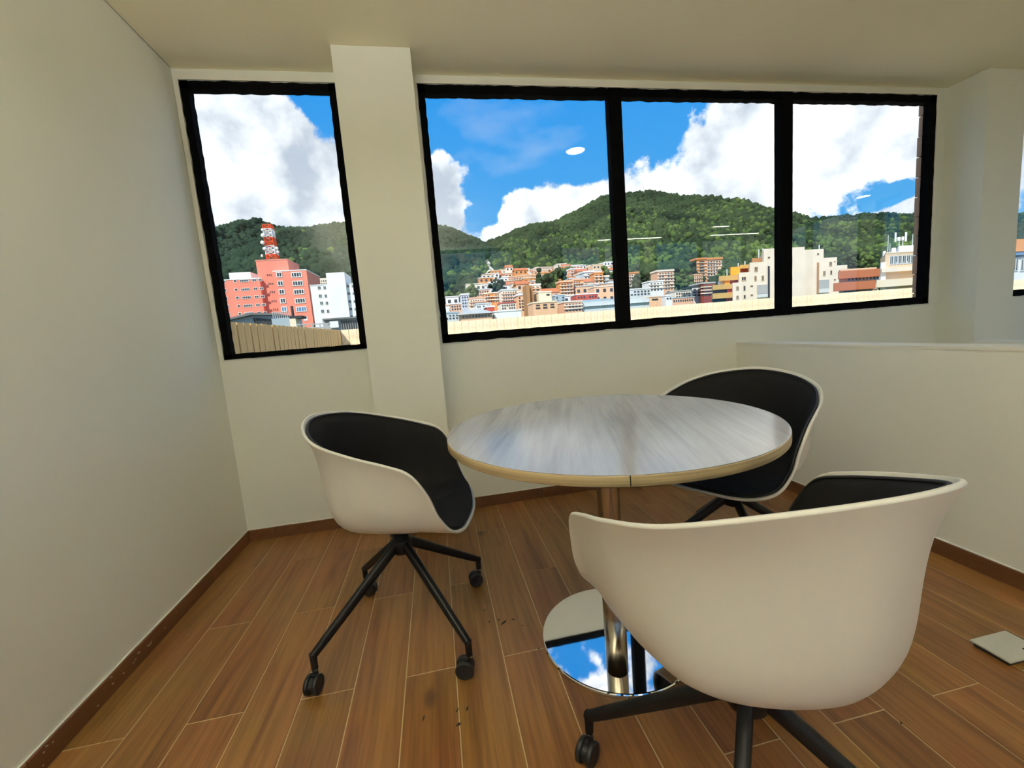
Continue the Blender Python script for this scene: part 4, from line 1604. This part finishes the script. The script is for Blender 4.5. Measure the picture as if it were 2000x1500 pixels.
# ---- town on the slope: name, px0, px1, top, distance, wall, roof, cols, rows, depth, label
town = [
    ('house', 899, 961, 613, 95, 'peach', None, 9, 1, 10, 'peach house with a grey hipped roof behind the parapet'),
    ('house', 868, 897, 612, 100, 'palegrey', 'bluegrey', 4, 2, 8, 'pale grey low house at the left foot of the town'),
    ('house', 951, 966, 600, 105, 'red', 'white', 1, 3, 6, 'narrow red gabled wall beside the peach house'),
    ('warehouse', 965, 1018, 608, 98, 'white', 'white', 0, 0, 12, 'long white flat roofed hall behind the parapet'),
    ('apartment_building', 1041, 1088, 591, 104, 'peach', 'cream', 3, 2, 9, 'peach apartment house right of the brown slab tower'),
    ('apartment_building', 1052, 1077, 571, 112, 'cream', 'bone', 2, 1, 7, 'cream upper storey set back above the peach house'),
    ('apartment_building', 1036, 1056, 557, 118, 'bone', 'white', 2, 3, 6, 'narrow white stair block behind the brown slab tower'),
    ('slab_tower', 1028, 1034, 556, 108, 'brown', None, 0, 0, 5, 'tall narrow brown slab tower, left of the twin'),
    ('slab_tower', 1035, 1040.5, 558, 108, 'brown', None, 0, 0, 5, 'tall narrow brown slab tower, right of the twin'),
    ('apartment_building', 1102, 1137, 590, 110, 'salmon', 'bone', 5, 3, 8, 'salmon house with white balconies left of the metal hall'),
    ('warehouse', 1138, 1268, 586, 100, 'palegrey', 'bluegrey', 0, 0, 30, 'long metal hall with a pale corrugated roof'),
    ('house', 1084, 1104, 577, 125, 'bluegrey', 'palegrey', 3, 2, 7, 'grey glazed house beside the salmon house'),
    ('house', 1125, 1168, 575, 135, 'red', 'white', 7, 1, 8, 'long low red house above the metal hall'),
    ('apartment_building', 1095, 1120, 551, 165, 'orange', 'peach', 4, 6, 9, 'orange brick block with a tree at its left'),
    ('apartment_building', 1119, 1140, 547, 175, 'orange', 'salmon', 4, 4, 9, 'dark orange brick block in the upper town'),
    ('apartment_building', 1141, 1160, 532, 200, 'palegrey', 'white', 3, 5, 9, 'grey glassy block with a white top in the upper town'),
    ('apartment_building', 1114, 1141, 526, 230, 'salmon', 'white', 5, 4, 10, 'salmon block, topmost in the upper town'),
    ('apartment_building', 1161, 1178, 534, 190, 'orange', 'orange', 2, 4, 8, 'plain orange block below the forest edge'),
    ('apartment_building', 1177, 1190, 541, 185, 'grey', 'bone', 2, 6, 8, 'grey balcony block right of the plain orange one'),
    ('apartment_building', 1188, 1226, 553, 180, 'bone', 'white', 5, 5, 9, 'pale block half hidden by the window mullion'),
    ('apartment_building', 980, 1012, 567, 150, 'bone', 'palegrey', 6, 4, 9, 'white block with a regular grid of dark windows'),
    ('apartment_building', 946, 978, 573, 155, 'orange', 'bone', 6, 3, 9, 'orange block with white floor bands'),
    ('apartment_building', 901, 917, 576, 150, 'lilac', 'white', 3, 4, 7, 'narrow bluish white block at the left of the town'),
    ('apartment_building', 977, 993, 542, 210, 'white', 'white', 2, 4, 7, 'tall bright white block under the rock strip'),
    ('apartment_building', 955, 976, 552, 200, 'palegrey', 'white', 4, 3, 8, 'pale grey block just left of the bright white one'),
    ('row_house', 993, 1014, 541, 235, 'salmon', 'salmon', 6, 3, 9, 'salmon terrace, lowest of the long hillside row'),
    ('row_house', 1014, 1036, 539, 238, 'peach', 'salmon', 6, 3, 9, 'peach terrace, second of the long hillside row'),
    ('row_house', 1036, 1054, 537, 241, 'salmon', 'peach', 5, 3, 9, 'salmon terrace, third of the long hillside row'),
    ('row_house', 1054, 1072, 534, 244, 'peach', 'orange', 5, 3, 9, 'peach terrace, highest of the long hillside row'),
    ('row_house', 1072, 1096, 548, 205, 'brick', 'orange', 6, 4, 9, 'rust brick terrace beside the orange brick block'),
    ('row_house', 1000, 1030, 553, 190, 'bone', 'salmon', 7, 3, 9, 'bone coloured terrace under the hillside row'),
    ('house', 917, 948, 583, 140, 'bone', 'salmon', 6, 3, 8, 'bone coloured houses left of the orange banded block'),
    ('house', 926, 956, 566, 175, 'salmon', 'palegrey', 6, 2, 8, 'salmon house at the upper left of the town'),
    ('house', 880, 902, 594, 130, 'salmon', 'white', 4, 2, 8, 'salmon house at the lower left of the town'),
    ('house', 1012, 1029, 577, 130, 'peach', 'white', 3, 5, 7, 'peach house left of the brown slab tower'),
    ('house', 978, 1008, 592, 120, 'bone', 'red', 6, 2, 8, 'bone coloured house above the white hall'),
    ('house', 930, 960, 594, 122, 'white', 'palegrey', 7, 2, 8, 'white house behind the grey hipped roof'),
    ('apartment_building', 1228, 1247, 534, 190, 'peach', 'orange', 4, 5, 8, 'peach block at the left edge of the middle pane'),
    ('apartment_building', 1285, 1316, 530, 170, 'salmon', 'bone', 5, 6, 9, 'salmon tower with white bands and balconies'),
    ('house', 1268, 1296, 550, 160, 'white', 'white', 4, 3, 8, 'white house at the foot of the salmon tower'),
    ('apartment_building', 1361, 1381, 507, 220, 'orange', 'orange', 1, 7, 9, 'tall orange brick tower, plain left half'),
    ('apartment_building', 1380, 1410, 507, 219, 'salmon', 'orange', 5, 8, 9, 'tall balcony tower joined to the orange brick tower'),
    ('house', 1356, 1372, 537, 200, 'salmon', 'salmon', 4, 3, 8, 'low salmon annex left of the orange brick tower'),
    ('apartment_building', 1369, 1396, 554, 125, 'redbrown', 'grey', 4, 4, 8, 'dark red house left of the ochre balconies'),
    ('house', 1352, 1370, 561, 130, 'white', 'dark', 2, 3, 7, 'small white house left of the dark red one'),
    ('house', 1266, 1292, 580, 112, 'peach', 'bone', 1, 1, 8, 'plain peach gable wall right of the metal hall'),
    ('house', 1300, 1313, 578, 115, 'white', 'white', 2, 1, 6, 'small white gabled house in the middle pane'),
    ('house', 1312, 1356, 582, 118, 'salmon', 'grey', 9, 1, 8, 'long low salmon house in the middle pane'),
    ('house', 1228, 1272, 565, 140, 'palegrey', 'white', 6, 2, 9, 'pale grey house behind the metal hall'),
    ('house', 1318, 1350, 569, 135, 'bone', 'grey', 6, 2, 8, 'bone coloured house behind the long salmon one'),
]
foot = []


def clear(x0, x1, y0, y1, m=0.4):
    return not any(x0 - m < q[1] and x1 + m > q[0] and y0 - m < q[3] and y1 + m > q[2] for q in foot)


anchors = []
STOP = {'a', 'an', 'the', 'of', 'with', 'and', 'by', 'at', 'in', 'on', 'its', 'under', 'above', 'behind', 'beside', 'below', 'left', 'right', 'joined', 'to', 'just', 'half', 'set', 'from', 'between', 'upper', 'long', 'regular', 'white', 'grey', 'dark', 'tall', 'plain', 'pale', 'brown', 'orange', 'hidden', 'lowest', 'second', 'third', 'highest', 'foot', 'topmost'}


def short(label, n):
    w_ = label.replace(',', ' ,').split()
    w_ = [x for x in w_ if x != ','][:n]
    while w_[-1] in STOP:
        w_.pop()
    return ' '.join(w_)


for (nm, a, b, t, Y, wall, roof, cols, rows, dep, lab) in town:
    dep = min(dep, 6) if dep < 20 else dep
    for _ in range(80):                # slide back along the slope until it stands clear of its neighbours
        x0, x1, z0, z1 = rect(a, b, t, t + 12, Y)
        sk = 0.9 * x0 / Y * dep if a > 1340 else 0
        if clear(min(x0, x0 + sk), max(x1, x1 + sk), Y - .5, Y + dep):
            break
        Y += 1.2
    foot.append((min(x0, x0 + sk), max(x1, x1 + sk), Y - .5, Y + dep))
    anchors.append((a, b, lab, Y))
    r = root_at(nm, (a + b) / 2, t + 15, Y, lab, 'house' if nm in ('house', 'row_house') else 'building', 'town on the slope')
    bottom = t + max(8, rows * 6.2)
    block(r, 'walls', M['b_' + wall], a, b, t, bottom, Y, dep, True)
    x0, x1, z0, z1 = rect(a, b, t, bottom, Y)
    if roof:
        u = (z1 - z0) * 0.06 + 0.25
        if nm == 'warehouse' and cols == 0 and roof == 'bluegrey':
            # ridged metal sheets on a sloping roof
            child(MB().add([(x0 - .5, Y - .6, z1 - 1.2), (x1 + .5, Y - .6, z1 - 1.2), (x1 + .5, Y + dep, z1 + 2.4), (x0 - .5, Y + dep, z1 + 2.4), (x0 - .5, Y + dep, z1 - 1.2), (x1 + .5, Y + dep, z1 - 1.2)],
                          [(0, 1, 2, 3), (3, 2, 5, 4), (0, 3, 4), (1, 5, 2), (0, 4, 5, 1)]), 'roof', M['b_palegrey'], r)
            for i in range(24):
                xx = x0 + (x1 - x0) * (i + .5) / 24
                child(MB().bar((xx, Y - .6, z1 - 1.15), (xx, Y + dep, z1 + 2.45), 0.12), 'roof_rib', M['b_bluegrey'], r)
        else:
            child(MB().box(x0 - u * .4, x1 + u * .4, Y - u * .4, Y + dep, z1, z1 + u), 'roof', M['b_' + roof], r)
    if lab.startswith('peach house with a grey hipped'):
        cxm, hgt = (x0 + x1) / 2, at(930, 602, Y)[2]
        e = 0.8
        V = [(x0 - e, Y - e, z1), (x1 + e, Y - e, z1), (x1 + e, Y + dep, z1), (x0 - e, Y + dep, z1), (cxm - 1.2, Y + dep / 2, hgt), (cxm + 1.2, Y + dep / 2, hgt)]
        child(MB().add(V, [(3, 2, 1, 0), (0, 1, 5, 4), (1, 2, 5), (2, 3, 4, 5), (3, 0, 4)]), 'roof', M['b_grey'], r)
    if cols and rows:
        window_grid(r, a + (b - a) * .05, b - (b - a) * .05, t + 1.5, bottom, Y, cols, rows, 0.55, drop=0.08)
        if rows >= 3 and (x1 - x0) > 3:
            for j in range(1, rows):
                zz = z1 - (z1 - z0) * j / rows
                child(MB().box(x0 - .15, x1 + .15, Y - 0.35, Y + .05, zz - 0.16, zz + 0.16), 'floor_band', M['b_' + ('bone' if wall != 'bone' else 'salmon')], r)

# leafy trees among the houses
tree_spots = [(1062, 555, 180, 6), (1083, 556, 175, 5), (1090, 540, 215, 6), (1105, 535, 245, 6), (1250, 552, 175, 6), (1264, 562, 160, 5), (1278, 545, 200, 6), (1330, 552, 180, 6), (1345, 545, 200, 6),
              (1340, 566, 150, 4), (1322, 540, 220, 6), (920, 572, 165, 4), (973, 560, 185, 4), (882, 588, 170, 5), (868, 578, 190, 6), (1183, 545, 215, 6), (1300, 594, 112, 2.5), (1215, 540, 215, 6), (1355, 530, 235, 6), (1420, 535, 200, 5), (1660, 512, 160, 5), (1690, 510, 170, 5)]
seen = {}
for k, (px, py, Y, sz) in enumerate(tree_spots):
    for _ in range(60):
        c = at(px, py, Y)
        if clear(c[0] - sz, c[0] + sz, Y - sz, Y + sz, 0.2):
            break
        Y += 2.0
    foot.append((c[0] - sz, c[0] + sz, Y - sz, Y + sz))
    z0 = min(ground(Y), c[2] - sz * 2)
    r = empty('tree', (c[0], Y, z0))
    near = min(anchors, key=lambda q: abs((q[0] + q[1]) / 2 - px))
    side = 'left' if px < (near[0] + near[1]) / 2 else 'right'
    lab = 'leafy tree %s of the %s' % (side, short(near[2], 9))
    seen[lab] = seen.get(lab, 0) + 1
    if seen[lab] > 1:
        lab = 'taller ' + lab
    tag(r, lab, 'tree', 'trees in the hillside town')
    MB().lathe([(0.5, -2), (0.3, c[2] - z0), (0, c[2] - z0)], 8).build('trunk', M['b_brown'], r)
    P = np.array([(rng.gauss(0, sz * .33), rng.gauss(0, sz * .33), c[2] - z0 + rng.gauss(0, sz * .33)) for _ in range(60)])
    S = np.array([[sz * rng.uniform(.14, .28)] * 3 for _ in range(60)])
    blobs_mesh('crown', P, S, M['forest_light'] if k % 2 else M['forest'], r)

# small houses packed between the larger ones; those of one colour are not told apart
COLN = dict(salmon='salmon', bone='cream', white='white', peach='peach', palegrey='pale grey', orange='orange', tan='tan')
placed = 0
for i in range(9000):
    if placed >= 130:
        break
    px = rng.uniform(862, 1205) if placed < 112 else rng.uniform(1228, 1372)
    Y = rng.uniform(122, float(np.interp(px, [862, 930, 980, 1100, 1205, 1228, 1372], [150, 200, 310, 320, 300, 150, 150])))
    gz = ground(Y)
    c = at(px, 600, Y)
    h = rng.uniform(4, 9)
    w = rng.uniform(4, 10)
    if not clear(c[0] - w / 2, c[0] + w / 2, Y - .5, Y + 6.5, 1.0):
        continue
    placed += 1
    foot.append((c[0] - w / 2, c[0] + w / 2, Y - .5, Y + 6.5))
    wall = rng.choice(['salmon', 'bone', 'white', 'peach', 'bone', 'palegrey', 'orange', 'white', 'tan'])
    flat = bool(placed % 5)
    r = empty('house', (c[0], Y, gz))
    near = min(anchors, key=lambda q: abs((q[0] + q[1]) / 2 - px) + abs(q[3] - Y) * 0.4)
    tag(r, 'tiny %s %s house %s and %s of the %s' % (COLN[wall], 'flat-roofed' if flat else 'red-roofed', 'behind' if Y > near[3] else 'below',
        'left' if px < (near[0] + near[1]) / 2 else 'right', short(near[2], 6)), 'house', 'tiny hillside houses')
    MB().box(-w / 2, w / 2, 0, 6, -4, h).build('walls', M['b_' + wall], r)
    rf = rng.choice(['salmon', 'white', 'palegrey', 'bone'])
    if flat:
        MB().box(-w / 2 - .2, w / 2 + .2, -.2, 6.2, h, h + .35).build('roof', M['b_' + rf], r)
    else:
        MB().add([(-w / 2 - .3, -.3, h), (w / 2 + .3, -.3, h), (w / 2 + .3, 6.3, h), (-w / 2 - .3, 6.3, h), (-w / 2, 3, h + 1.8), (w / 2, 3, h + 1.8)],
                 [(3, 2, 1, 0), (0, 1, 5, 4), (1, 2, 5), (2, 3, 4, 5), (3, 0, 4)]).build('roof', M['b_brick'], r)
    mb = MB()
    nc, nr = max(2, int(w / 2.2)), max(1, int(h / 2.6))
    for a in range(nc):
        for b in range(nr):
            x = -w / 2 + w * (a + .5) / nc
            z = h * (b + .55) / nr
            mb.box(x - .55, x + .55, -.1, .05, z - .6, z + .6)
    o = mb.build('windows', M['b_glassdark'], r)
    o['kind'] = 'stuff'

# wild trees and shrubs covering the open slope round the houses
P, S = [], []
for i in range(9000):
    Y = 110 + 335 * math.sqrt(rng.random())
    X = rng.uniform(-0.55, 1.5) * Y
    sz = rng.uniform(1.2, 2.6) * (0.7 + Y / 450)
    if not clear(X - sz, X + sz, Y - sz, Y + sz, 0.0):
        continue
    P.append((X, Y, ground(Y) + sz * 0.6))
    S.append((sz, sz, sz * rng.uniform(0.8, 1.4)))
hs = blobs_mesh('slope_trees', np.array(P), np.array(S), M['forest'], bpy.data.objects['hillside'])
hs['kind'] = 'stuff'

# ---- what shows in the sliver of the far right window
Y = 40.0
r = root_at('apartment_building', 2010, 520, Y, 'orange and white building in the window sliver at the right edge', 'building')
block(r, 'walls', M['b_white'], 1960, 2060, 500, 600, Y, 10, True)
block(r, 'orange_band', M['b_orange'], 1958, 2062, 466, 490, Y - .5, 3, False)
block(r, 'blue_band', M['b_glassblue'], 1958, 2062, 491, 497, Y - .4, 3, False)
for i in range(6):
    one_window(r, 1962 + i * 15, 1973 + i * 15, 505, 530, Y, M['b_palegrey'], bars=1)
